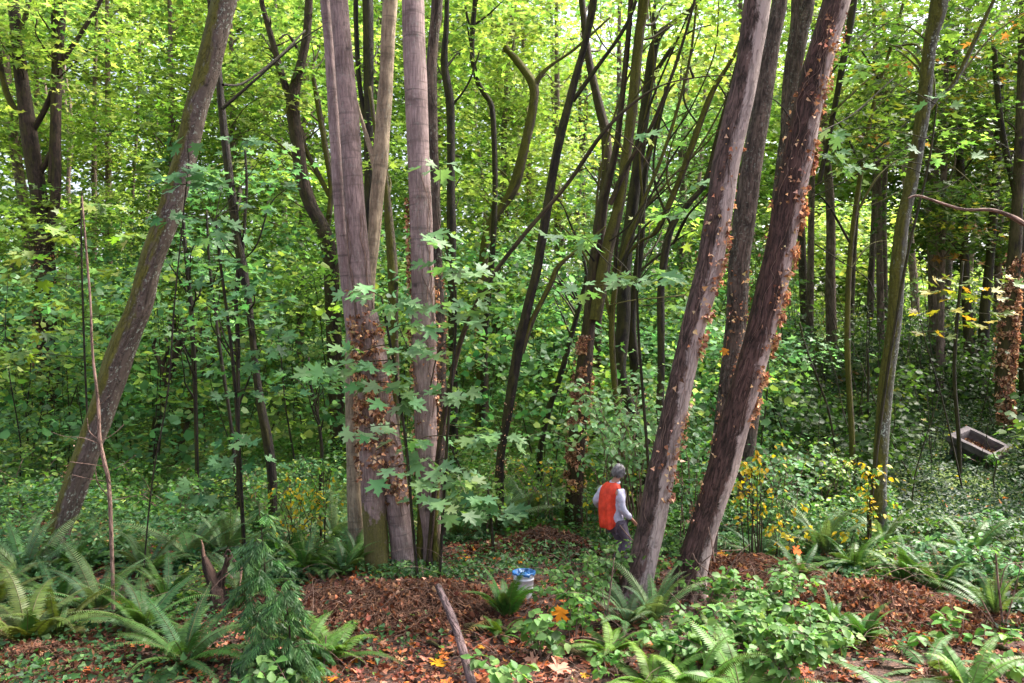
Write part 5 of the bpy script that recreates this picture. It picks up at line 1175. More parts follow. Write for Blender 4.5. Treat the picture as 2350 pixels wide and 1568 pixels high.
# ================================================================ GROUND LITTER
def litter():
    g = np.random.default_rng(801); acc = Acc(); n = 30000
    y = 6.8+9.2*g.uniform(0, 1, n)**1.1; x = g.uniform(-1, 1, n)*0.643*1.18*y
    dens = vnoise(np.stack([x*1.3, y*1.3, x*0], 1), 41)*0.6+vnoise(np.stack([x*4, y*4, x*0], 1), 42)*0.4
    k = dens > 0.40; x, y = x[k], y[k]; n = len(x)
    P = np.stack([x, y, gz(x, y)+0.008+g.uniform(0, 0.03, n)], 1)
    D = g.normal(0, 1, (n, 3))*[1, 1, 0.25]; Nn = g.normal(0, 0.4, (n, 3))+[0, 0, 1]
    pal = [(0.24, 0.085, 0.052, 3.5), (0.40, 0.155, 0.085, 2.6), (0.12, 0.045, 0.03, 3), (0.50, 0.25, 0.15, 1.2), (0.46, 0.14, 0.04, 0.7), (0.05, 0.025, 0.02, 2.5), (0.09, 0.14, 0.03, 0.5)]
    acc.leaves(T_CURL, P, D, Nn, g.uniform(0.02, 0.085, n), palette(pal, n, 0.3, g))
    for tm, n, s0, s1 in ((T_OVATE, 6500, .04, .10), (T_STAR, 3600, .06, .13)):
        y = 6.9+7.5*g.uniform(0, 1, n); x = g.uniform(-1, 1, n)*0.643*1.15*y; kk = vnoise(np.stack([x*1.7, y*1.7, x*0], 1), 47) > 0.36; x, y = x[kk], y[kk]; n = len(x)
        acc.leaves(tm, np.stack([x, y, gz(x, y)+0.02+g.uniform(0, .03, n)], 1), g.normal(0, 1, (n, 3))*[1, 1, .25], g.normal(0, .45, (n, 3))+[0, 0, 1], g.uniform(s0, s1, n), palette(pal, n, 0.3, g))
    n = 520; y = 7.2+6.5*g.uniform(0, 1, n); x = g.uniform(-1, 1, n)*0.643*1.15*y
    P = np.stack([x, y, gz(x, y)+0.03], 1); D = g.normal(0, 1, (n, 3))*[1, 1, 0.15]; Nn = g.normal(0, 0.35, (n, 3))+[0, -0.1, 1]
    acc.leaves(T_MAPLE, P, D, Nn, g.uniform(0.07, 0.17, n), palette([(0.55, 0.15, 0.04, 3), (0.70, 0.28, 0.03, 1), (0.45, 0.20, 0.14, 1.5), (0.28, 0.09, 0.05, 2)], n, 0.2, g))
    o = link('leaf_litter', acc.mesh('leaf_litter', M_DRY)); tag(o, 'reddish brown and orange fallen leaves littering the clearing floor', 'leaf litter', kind='stuff')
    acc = Acc()
    for i in range(1500):
        y = g.uniform(7, 14); x = g.uniform(-1, 1)*0.643*1.15*y; l = g.uniform(0.08, 0.4); a = g.uniform(0, 6.28)
        p = np.array([[x+math.cos(a)*l*t, y+math.sin(a)*l*t+g.normal(0, .01), 0] for t in (0, .5, 1)]); p[:, 2] = gz(p[:, 0], p[:, 1])+0.015+g.uniform(0, .05, 3)
        acc.tube(p, [0.005*g.uniform(.4, 1.2)]*3, 3, seed=i, cap=False)
    o = link('fallen_twigs', acc.mesh('fallen_twigs', B_TWIG)); tag(o, 'small broken twigs scattered through the fallen leaves', 'twigs', kind='stuff')
    acc = Acc()      # long wispy dead bramble stems arching over the litter
    for i in range(230):
        y = g.uniform(7.6, 12.6); x = g.uniform(-0.45, 0.62)*y if i % 3 else g.uniform(0.0, 0.45)*y; l = g.uniform(0.4, 1.3); a = g.uniform(0, 6.28); hh = l*g.uniform(0.1, 0.5)
        b = np.array([x, y, g1(x, y)]); d = np.array([math.cos(a), math.sin(a), 0])
        p = crom([b, b+d*l*.3+[0, 0, hh*.8], b+d*l*.65+[g.normal(0, .05), 0, hh], b+d*l+[0, 0, hh*g.uniform(.1, .9)]], 4)
        acc.tube(p, np.linspace(0.0045, 0.0015, len(p)), 3, seed=i, cap=False)
    o = link('dead_brambles', acc.mesh('dead_brambles', B_TWIG)); tag(o, 'wispy dead bramble stems arching over the litter', 'brambles', kind='stuff')
    # ivy and seedlings
    acc = Acc(); n = 9000
    cx = [(-0.6, 12.0, 1.0, 0.4, 900), (0.8, 12.7, 0.9, 0.4, 700), (-4.9, 8.3, 0.9, 0.5, 900), (-1.4, 11.7, .5, .3, 700), (-1.7, 9.2, 0.6, .3, 160), (1.9, 9.8, .6, .5, 260), (3.8, 9.6, .7, .6, 300), (-3.3, 8.4, .9, .4, 260), (2.4, 13.6, 1.0, 0.5, 2200), (-4.6, 9.7, 1.0, 0.5, 800)]
    for bx, by, sx, sy, m in cx:
        x = g.normal(bx, sx, m); y = g.normal(by, sy, m); P = np.stack([x, y, gz(x, y)+g.uniform(0.03, 0.20, m)], 1)
        D = g.normal(0, 1, (m, 3))*[1, 1, 0.3]; Nn = g.normal(0, 0.45, (m, 3))+[0, -0.3, 1]
        acc.leaves(T_IVY, P, D, Nn, g.uniform(0.04, 0.095, m), palette([(0.04, 0.10, 0.035, 3), (0.06, 0.15, 0.045, 2), (0.13, 0.22, 0.07, 1)], m, 0.2, g))
    o = link('ivy_cover', acc.mesh('ivy_cover', M_LEAF)); tag(o, 'low patches of green ivy and seedlings on the ground round the trunks', 'ivy', kind='stuff')
    # short dark ivy carpet on the slope at the right
    acc = Acc(); m = 26000
    y = g.uniform(13, 28, m); x = (0.20+g.uniform(0, 1, m)*0.55)*y; P = np.stack([x, y, gz(x, y)+g.uniform(0.02, 0.16, m)], 1)
    D = g.normal(0, 1, (m, 3))*[1, 1, 0.3]; Nn = g.normal(0, 0.4, (m, 3))+[0, -0.3, 1]
    c = palette([(0.015, 0.045, 0.018, 3), (0.028, 0.065, 0.025, 2)], m, 0.2, g)
    o2 = g.uniform(0, 1, m) < 0.02; c[o2] = palette([(0.4, 0.14, 0.04), (0.4, 0.3, 0.03)], int(o2.sum()), 0.2, g)
    acc.leaves(T_IVY, P, D, Nn, g.uniform(0.06, 0.13, m), c)
    o = link('ivy_carpet', acc.mesh('ivy_carpet', M_LEAF)); tag(o, 'dark ivy carpet with a few fallen leaves on the slope round the stone planter', 'ivy', kind='stuff')
litter()

B_HAY = bark('dead_vine', (0.17, 0.085, 0.055), (0.07, 0.035, 0.024))
def debris_pile(label, u, v, rx, ry, h, seed, nl, ns, dark=1.0, Y=None):
    g = np.random.default_rng(seed)
    if Y: x, y = (u-1175)/F*Y, Y; z = g1(x, y)
    else: x, y, z = ground_point(u, v)
    root = empty('debris_heap', (x, y, z), label, 'debris heap', 'heaps of pulled ivy and leaves')
    def surf(px, py): return gz(px, py)+h*np.exp(-((px-x)/rx)**2*1.2-((py-y)/ry)**2*1.2)*(0.35+1.0*vnoise(np.stack([px*3.5, py*3.5, px*0], 1), seed)+0.4*vnoise(np.stack([px*10, py*10, px*0], 1), seed))
    # body of the heap
    nx = 26; gx, gy = np.meshgrid(np.linspace(-2, 2, nx), np.linspace(-2, 2, nx)); px = x+gx.ravel()*rx; py = y+gy.ravel()*ry
    d = np.hypot(gx, gy).ravel(); pz = surf(px, py)-0.03-np.clip(d-1.5, 0, 1)*0.2
    i = np.arange(nx*nx).reshape(nx, nx); q = np.stack([i[:-1, :-1], i[:-1, 1:], i[1:, 1:], i[1:, :-1]], -1).reshape(-1, 4)
    link('heap_core', make_mesh('heap_core', np.stack([px, py, pz], 1), [q], simple('heap_soil', (0.10*dark, 0.045*dark, 0.03*dark), 0.95, 18, 0.5, 0.8, 40), smooth=True), root)
    A = Acc(); a = g.uniform(0, 6.28, nl); r = g.uniform(0, 1, nl)**0.55*1.7; px = x+np.cos(a)*r*rx; py = y+np.sin(a)*r*ry
    P = np.stack([px, py, surf(px, py)+g.uniform(-0.01, 0.06, nl)], 1)
    A.leaves(T_CURL, P, g.normal(0, 1, (nl, 3)), g.normal(0, 0.8, (nl, 3))+[0, -0.2, 1], g.uniform(0.02, 0.04, nl)+0.07*g.uniform(0, 1, nl)**2, palette(DRY, nl, 0.4, g)*dark*np.where(vnoise(P*4, seed) > 0.5, 0.66, 0.38)[:, None]*[1.05, .85, .8])
    link('dead_leaves', A.mesh('dead_leaves', M_DRY), root)
    S = Acc()
    for k in range(ns):
        a = g.uniform(0, 6.28); r = g.uniform(0, 1)**0.6*1.4; bx, by = x+math.cos(a)*r*rx, y+math.sin(a)*r*ry; aa = g.uniform(0, 6.28); l = g.uniform(0.15, 0.8)
        p = np.array([[bx+math.cos(aa+g.normal(0, .3))*l*t, by+math.sin(aa+g.normal(0, .3))*l*t, 0] for t in (0, .33, .66, 1)]); p[:, 2] = surf(p[:, 0], p[:, 1])+g.uniform(0, 0.09, 4)
        S.tube(crom(p, 3), 0.004*g.uniform(.4, 1.3), 3, seed=k, cap=False)
    link('dead_stems', S.mesh('dead_stems', B_HAY if dark > 0.7 else B_WOOD), root)
debris_pile('brown heap of dried ivy and leaves in front of the double trunk', 945, 1395, 0.75, 0.45, 0.24, 811, 4200, 900)
debris_pile('flatter trail of dried ivy and leaves left of the brown heap', 780, 1400, 0.9, 0.4, 0.12, 812, 2600, 500)
debris_pile('dark brown brush heap left of the person', 1265, 1262, 0.85, 0.4, 0.26, 813, 3600, 420, 0.6)
debris_pile('reddish heap of leaves and twigs right of the leaning trunks', 1990, 1400, 1.1, 0.5, 0.16, 814, 4600, 260)
debris_pile('heap of bare twigs and leaves close to the foot of the right leaning trunk', 1760, 1320, 0.6, 0.45, 0.22, 815, 2200, 420)
debris_pile('small red-brown leaf heap at the right edge of the litter', 2110, 1400, 0.6, 0.4, 0.18, 816, 2400, 200)
debris_pile('low reddish heap of twigs in the lower left corner', 60, 1530, 0.7, 0.4, 0.10, 817, 2200, 340)

# ---------------------------------------------------------------- logs, pole, stump
def log(name, label, a, b, r0, r1, mat, cat='log', seed=0, end=None, knots=(), za=None, zb=None, group=None):
    """a, b: (u, v) ends; ends lie on the ground unless a height is given with a distance"""
    def pt(q, zz):
        if zz: return W(q[0], q[1], zz)
        p = np.array(ground_point(*q)); p[2] += r0*0.7; return p
    A = pt(a, za); Bp = pt(b, zb); g = np.random.default_rng(seed)
    pts = [A+(Bp-A)*t+(g.normal(0, 0.015, 3) if 0 < t < 1 else 0) for t in np.linspace(0, 1, 6)]
    if name == 'cut_pole': pts = [A, A+(Bp-A)*0.45+np.array([0.035, 0, 0]), Bp]
    root = empty(name, tuple(A if za is None else Bp), label, cat, group)
    acc = Acc(); p = crom(pts, 5); rr = np.interp(np.linspace(0, 1, len(p)), [0, 1], [r0, r1])
    for k, amp in knots: rr = rr*(1+amp*np.exp(-((np.linspace(0, 1, len(p))-k)/0.03)**2))
    acc.tube(p, rr, 14, bump=0.10, seed=seed); link('log' if name == 'fallen_log' else 'pole', acc.mesh(name, mat, True), root)
    if end:
        acc = Acc(); d = p[0]-p[1]; d = d/np.linalg.norm(d); acc.tube(np.array([p[0]-d*0.01, p[0]+d*0.006]), [rr[0]*1.0, rr[0]*0.9], 12); link('cut_end', acc.mesh('cut_end', end), root)
    return root, p
CUT = simple('fresh_cut_wood', (0.55, 0.30, 0.12), 0.8, 60, 0.2)
B_POLE = bark('pole_bark', (0.16, 0.105, 0.105), (0.07, 0.045, 0.045), lichen=0.15)
rt, pp = log('cut_pole', 'grey-brown cut pole leaning upright with a pale yellow sawn top', (1006, 1346), (1086, 1585), 0.040, 0.048, B_POLE, cat='pole', seed=3, end=CUT, knots=((0.43, .5),), za=9.5)
acc = Acc(); acc.tube(crom([pp[5], pp[5]+[-0.03, -0.03, -0.05], pp[5]+[-0.06, -0.06, -0.02]], 3), [0.03, 0.028, 0.026, .024, .022, .02, .018], 8); link('stub', acc.mesh('stub', B_POLE, True), rt)
log('fallen_log', 'short dark log lying right of the leaning cut pole', (1068, 1446), (1168, 1458), 0.045, 0.035, B_BROWN, seed=4, group='dark logs on the litter')
log('fallen_log', 'dark log lying under the bramble at bottom centre right', (1225, 1472), (1358, 1520), 0.05, 0.045, B_BROWN, seed=5, end=CUT, group='dark logs on the litter')
log('fallen_log', 'thin dark stick lying left of the leaning cut pole', (955, 1468), (1040, 1508), 0.03, 0.015, B_DARK, seed=6, group='dark logs on the litter')
log('fallen_log', 'dark fallen branch right of the pink fallen leaf', (1318, 1492), (1420, 1508), 0.028, 0.018, B_DARK, seed=7, group='dark logs on the litter')
log('fallen_log', 'thin dark branch lying across the brown leaves left of the brown heap', (790, 1392), (895, 1408), 0.022, 0.016, B_DARK, seed=8, group='dark logs on the litter')
log('fallen_log', 'dark log lying on the ground in front of the brush heap', (1195, 1290), (1300, 1282), 0.035, 0.028, B_DARK, seed=9, group='dark logs on the litter')
log('fallen_log', 'dark fallen branch in the litter at the lower right', (1900, 1440), (2010, 1500), 0.035, 0.02, B_DARK, seed=10, group='dark logs on the litter')
log('fallen_log', 'dark log in the shade of the lower right corner', (2225, 1470), (2350, 1515), 0.04, 0.035, B_DARK, seed=11, group='dark logs on the litter')
log('fallen_log', 'mossy dark log half hidden under the lower left ferns', (40, 1425), (330, 1400), 0.06, 0.05, B_GREEN, seed=12, group='dark logs on the litter')
for i, (a, b) in enumerate([((1720, 1262), (1835, 1330)), ((1700, 1285), (1820, 1322)), ((1740, 1300), (1830, 1300))]):
    log('fallen_log', ['long pale stick on the twig heap, topmost of three', 'pale stick lying below the topmost one on the twig heap', 'short pale stick lying flat on the twig heap'][i], a, b, 0.014, 0.008, B_TWIG, seed=13+i, cat='stick', group='pale sticks on the twig heap')

def stump():
    g = np.random.default_rng(31); x, y, z = ground_point(505, 1400)
    root = empty('broken_stump', (x, y, z), 'broken dark stump with pale torn splinters among the ferns on the left', 'stump')
    A = Acc(); s = y/F
    def at(u, v, d=0): return W(u, v, y+d)
    A.tube(crom([(x, y, z-0.1), at(500, 1365), at(496, 1340)], 5), [0.10, 0.10, 0.095, 0.09, 0.09, .09, .085, .08, .07, .06, .02], 12, bump=0.35, seed=2, flare=0.3)
    A.tube(crom([at(498, 1358), at(484, 1320), at(472, 1290), at(463, 1262)], 5), np.interp(np.linspace(0, 1, 16), [0, .5, 1], [0.07, 0.06, 0.008]), 9, bump=0.45, seed=4)
    A.tube(crom([at(500, 1355), at(512, 1325), at(518, 1300), at(521, 1278)], 5), np.interp(np.linspace(0, 1, 16), [0, .5, 1], [0.06, 0.04, 0.008]), 9, bump=0.45, seed=6)
    link('stump_wood', A.mesh('stump_wood', B_WOOD, True), root)
    for k, (pts, r) in enumerate([([(505, 1350), (512, 1320), (517, 1295), (520, 1275)], 0.045), ([(508, 1330), (524, 1316), (534, 1330)], 0.03), ([(500, 1320), (506, 1312), (518, 1305)], 0.025),
                                  ([(470, 1290), (466, 1255), (462, 1240)], 0.02), ([(520, 1300), (530, 1282), (548, 1300), (566, 1298), (572, 1312)], 0.028), ([(555, 1300), (552, 1330), (550, 1345)], 0.02), ([(515, 1278), (525, 1262), (540, 1292)], 0.016)]):
        A = Acc(); p = crom([at(u, v, -0.03*j) for j, (u, v) in enumerate(pts)], 4); A.tube(p, np.linspace(r, r*0.35, len(p)), 7, bump=0.3, seed=k+5)
        link('splinter', A.mesh('splinter', B_WOOD if k % 2 == 0 else CUT2, True), root)
CUT2 = simple('torn_wood', (0.42, 0.24, 0.17), 0.85, 30, 0.35)
stump()

# ---------------------------------------------------------------- single large fallen leaves
def big_leaf(label, u, v, Y, size, D, Nn, colr, seed=0):
    g = np.random.default_rng(seed); A = Acc()
    p = W(u, v, Y) if Y else np.array(ground_point(u, v))+[0, 0, 0.06]
    V, Fs, C = batch(T_MAPLE, np.array([[0, 0, 0.]]), np.array([D], float), np.array([Nn], float), np.array([size]), np.array([colr]))
    V = V+g.normal(0, size*0.03, V.shape); A.add(V, Fs, C); 
    A.tube(np.array([[0, 0, 0], -unit(np.array([D], float))[0]*size*0.25, -unit(np.array([D], float))[0]*size*0.6+[0, 0, 0.02]]), [0.003, 0.002, 0.002], 4, color=(0.3, 0.12, 0.05))
    o = link('maple_leaf', A.mesh('maple_leaf', M_DRY)); o.location = p
    tag(o, label, 'leaf', 'large single autumn leaves')
big_leaf('bright orange maple leaf caught upright in the shrubs right of the bucket', 1290, 1395, 9.0, 0.17, (-0.4, -0.2, -1), (0.1, -1, 0.1), (0.75, 0.26, 0.02), 1)
big_leaf('large pink fallen maple leaf at the bottom edge', 1270, 1552, None, 0.22, (0.6, 0.5, 0.05), (0, -0.35, 1), (0.62, 0.25, 0.18), 2)
big_leaf('yellow-orange maple leaf lying at the bottom left of the cut pole', 1003, 1542, None, 0.17, (0.1, 0.8, 0.1), (0.1, -0.5, 1), (0.72, 0.34, 0.02), 3)
big_leaf('orange maple leaf beside the knot of the cut pole', 1015, 1438, None, 0.16, (-0.8, 0.1, 0.1), (0.2, -0.5, 1), (0.75, 0.26, 0.02), 4)
big_leaf('orange-red maple leaf on the shrub right of the leaning trunks', 1820, 1262, 10.6, 0.13, (0.8, 0, -0.2), (0, -0.7, 0.7), (0.6, 0.14, 0.03), 5)
big_leaf('orange maple leaf hanging above the gap between the leaning trunks', 1665, 800, 11.2, 0.11, (-0.3, 0, -1), (0, -1, 0.2), (0.7, 0.3, 0.05), 6)
big_leaf('red-orange maple leaf lying left of the cut pole on the litter', 986, 1420, None, 0.16, (0.5, 0.5, 0.1), (0, -0.5, 1), (0.6, 0.13, 0.03), 7)

# ---------------------------------------------------------------- bucket and blue bag
def lathe(prof, n=40):
    a = np.arange(n)/n*2*np.pi; m = len(prof)
    V = np.array([[r*math.cos(t), r*math.sin(t), z] for r, z in prof for t in a]); i = np.arange(m*n).reshape(m, n)
    return V, np.stack([i[:-1], np.roll(i, -1, 1)[:-1], np.roll(i, -1, 1)[1:], i[1:]], -1).reshape(-1, 4)
def bucket():
    Y = 10.75; x = (1202-1175)/F*Y; z = g1(x, Y); h = CZ-(1300-784)/F*Y-z
    h = max(0.30, min(0.34, h)); s = h/0.37
    root = empty('bucket', (x, Y, z), 'white plastic bucket standing by the upright fern', 'bucket')
    prof = [(0.0, 0.004), (0.128, 0.0), (0.132, 0.01), (0.140, 0.16), (0.1455, 0.27), (0.151, 0.272), (0.151, 0.285), (0.1465, 0.288), (0.149, 0.325), (0.155, 0.327), (0.155, 0.338), (0.1495, 0.341), (0.1515, 0.362), (0.157, 0.366), (0.155, 0.372), (0.148, 0.370), (0.146, 0.34), (0.126, 0.02), (0, 0.016)]
    V, q = lathe([(r*s, zz*s) for r, zz in prof]); m = simple('white_plastic', (0.78, 0.77, 0.84), 0.35, 6, 0.06)
    me = make_mesh('pail', V, [q], m, smooth=True); o = bpy.data.objects.new('pail', me); COL.objects.link(o); o.parent = root
    hm = simple('wire', (0.35, 0.35, 0.36), 0.35, 5, 0.1); A = Acc()
    pts = [(0.158*s*math.cos(t), -0.158*s*math.sin(t)*0.55, 0.33*s-0.13*s*math.sin(t)) for t in np.linspace(0, np.pi, 15)]
    A.tube(pts, 0.0025, 6); me = A.mesh('handle', hm, True); o = bpy.data.objects.new('handle', me); COL.objects.link(o); o.parent = root
    A = Acc()
    for sx in (-1, 1): A.tube([(sx*0.148*s, 0, 0.33*s), (sx*0.164*s, 0, 0.33*s)], 0.014, 10)
    me = A.mesh('ear', m, True); o = bpy.data.objects.new('ear', me); COL.objects.link(o); o.parent = root
    # blue bag in the bucket, folded over its rim
    g = np.random.default_rng(5); n = 96; a = np.arange(n)/n*2*np.pi; rows = []
    fold = lambda k, sd: 1+0.05*np.sin(a*9+sd)+0.035*np.sin(a*17+sd*2)
    for (r, zz, w) in [(0.02, 0.29, 0), (0.07, 0.34, .6), (0.115, 0.31, .8), (0.145, 0.375, .15), (0.160, 0.385, .1), (0.172, 0.372, .3), (0.170, 0.358, .5), (0.169, 0.348, .8)]:
        rad = r*s*(1+w*(fold(a, w)-1)); hz = zz*s+w*0.018*np.sin(a*7+w)+w*0.012*np.sin(a*13)
        hz = hz+np.where(r < 0.13, 0.05*np.exp(-((a-5.0)/0.8)**2)*w*2, 0)
        if r > 0.18: hz = hz+0.03*np.sin(a*2+0.8)
        rows.append(np.stack([rad*np.cos(a), rad*np.sin(a), hz], 1))
    V = np.concatenate(rows); mrow = len(rows); i = np.arange(mrow*n).reshape(mrow, n)
    q = np.stack([i[:-1], np.roll(i, -1, 1)[:-1], np.roll(i, -1, 1)[1:], i[1:]], -1).reshape(-1, 4)
    me = make_mesh('blue_bag', V, [q], simple('blue_plastic', (0.025, 0.13, 0.36), 0.3, 5, 0.5, 0.4, 14, spec=0.7), smooth=True)
    o = bpy.data.objects.new('plastic_bag', me); COL.objects.link(o); o.location = (x, Y, z)
    tag(o, 'blue plastic bag stuffed in the bucket and folded over its rim', 'bag')
bucket()
def scrap():
    g = np.random.default_rng(9); p = np.array(ground_point(940, 1300)); nx = 7
    gx, gy = np.meshgrid(np.linspace(-.5, .5, nx), np.linspace(-.5, .5, nx)); V = np.stack([gx.ravel()*0.05, gy.ravel()*0.02+g.normal(0, .006, nx*nx), gy.ravel()*0.11+g.normal(0, .004, nx*nx)], 1)
    i = np.arange(nx*nx).reshape(nx, nx); q = np.stack([i[:-1, :-1], i[:-1, 1:], i[1:, 1:], i[1:, :-1]], -1).reshape(-1, 4)
    o = link('plastic_scrap', make_mesh('plastic_scrap', V, [q], simple('blue_scrap', (0.15, 0.22, 0.65), 0.4, 30, 0.5))); o.location = W(940, 1279, p[1]-0.15)
    tag(o, 'tiny crumpled blue scrap in the ivy at the foot of the double trunk', 'scrap')
scrap()

# ---------------------------------------------------------------- stone planter on the slope
def planter():
    import bmesh
    Y = 20.3; c = W(2238, 1045, Y); z = g1(c[0], Y)
    root = empty('stone_planter', (c[0], Y, z), 'weathered open stone planter box tilted on the ivy slope at the right', 'planter')
    wx, wy, h, t = 0.60, 0.52, 0.42, 0.13
    def ring(s0, z0): return [(-wx*s0, -wy*s0, z0), (wx*s0, -wy*s0, z0), (wx*s0, wy*s0, z0), (-wx*s0, wy*s0, z0)]
    bm = bmesh.new(); lv = []
    for s0, z0 in ((0.72, -0.25), (0.80, 0.12), (0.93, 0.22), (1.0, 0.26), (1.0, h-0.03), (0.985, h), (1-t/0.5, h), (0.70, h-0.05), (0.62, 0.05)):
        lv.append([bm.verts.new(p) for p in ring(s0, z0)])
    for A, B in zip(lv[:-1], lv[1:]):
        for i in range(4): bm.faces.new((A[i], A[(i+1) % 4], B[(i+1) % 4], B[i]))
    bm.faces.new(lv[-1]); bm.faces.new(lv[0][::-1])
    bmesh.ops.subdivide_edges(bm, edges=bm.edges[:], cuts=3, use_grid_fill=True)
    for v in bm.verts:
        n = mnoise.noise(v.co*4)*0.02+mnoise.noise(v.co*14)*0.008; v.co += Vector((n, n*0.7, n*0.6))
    me = bpy.data.meshes.new('box'); bm.to_mesh(me); bm.free(); me.materials.append(simple('old_stone', (0.10, 0.082, 0.088), 0.9, 5, 0.4, 0.8, 22))
    M = Matrix.Translation((0, 0, 0.10)) @ Matrix.Rotation(R(24), 4, 'X') @ Matrix.Rotation(R(7), 4, 'Y') @ Matrix.Rotation(R(-52), 4, 'Z')
    me.transform(M); o = bpy.data.objects.new('box', me); COL.objects.link(o); o.parent = root
    g = np.random.default_rng(77); m = 420; A = Acc()
    P = np.stack([g.uniform(-.4, .4, m), g.uniform(-.34, .34, m), 0.16+g.uniform(0, .05, m)], 1); P = np.array([list(M @ Vector(p)) for p in P])
    A.leaves(T_CURL, P, g.normal(0, 1, (m, 3)), g.normal(0, .5, (m, 3))+[0, 0, 1], g.uniform(.04, .1, m), palette(DRY, m, .3, g)*0.6)
    o = bpy.data.objects.new('dead_leaves', A.mesh('dead_leaves', M_DRY)); COL.objects.link(o); o.parent = root
    A = Acc(); m = 260; P = np.stack([wx*0.93+g.normal(0, .03, m), g.uniform(-wy, wy, m), h+g.uniform(-.02, .02, m)], 1); P = np.array([list(M @ Vector(p)) for p in P])
    A.leaves(T_QUAD, P, g.normal(0, 1, (m, 3)), g.normal(0, .5, (m, 3))+[0, 0, 1], g.uniform(.02, .05, m), palette([(0.13, 0.14, 0.02), (0.08, 0.09, 0.02)], m, .3, g))
    o = bpy.data.objects.new('moss', A.mesh('moss', M_LEAF)); COL.objects.link(o); o.parent = root
planter()

# ================================================================ PERSON
def skin_mesh(name, verts, edges, radii, mat, levels=2, root=0):
    me = bpy.data.meshes.new(name); me.from_pydata([tuple(v) for v in verts], edges, []); me.update()
    o = bpy.data.objects.new(name, me); COL.objects.link(o)
    sm = o.modifiers.new('skin', 'SKIN'); sm.use_smooth_shade = True; sm.branch_smoothing = 0.6
    for i, r in enumerate(radii):
        me.skin_vertices[0].data[i].radius = (r, r) if not isinstance(r, tuple) else r
        me.skin_vertices[0].data[i].use_root = (i == root)
    o.modifiers.new('sub', 'SUBSURF').render_levels = levels; o.modifiers['sub'].levels = levels
    dg = bpy.context.evaluated_depsgraph_get(); dg.update()
    m2 = bpy.data.meshes.new_from_object(o.evaluated_get(dg)); bpy.data.objects.remove(o); m2.materials.clear(); m2.materials.append(mat)
    for p in m2.polygons: p.use_smooth = True
    m2.name = name
    return m2
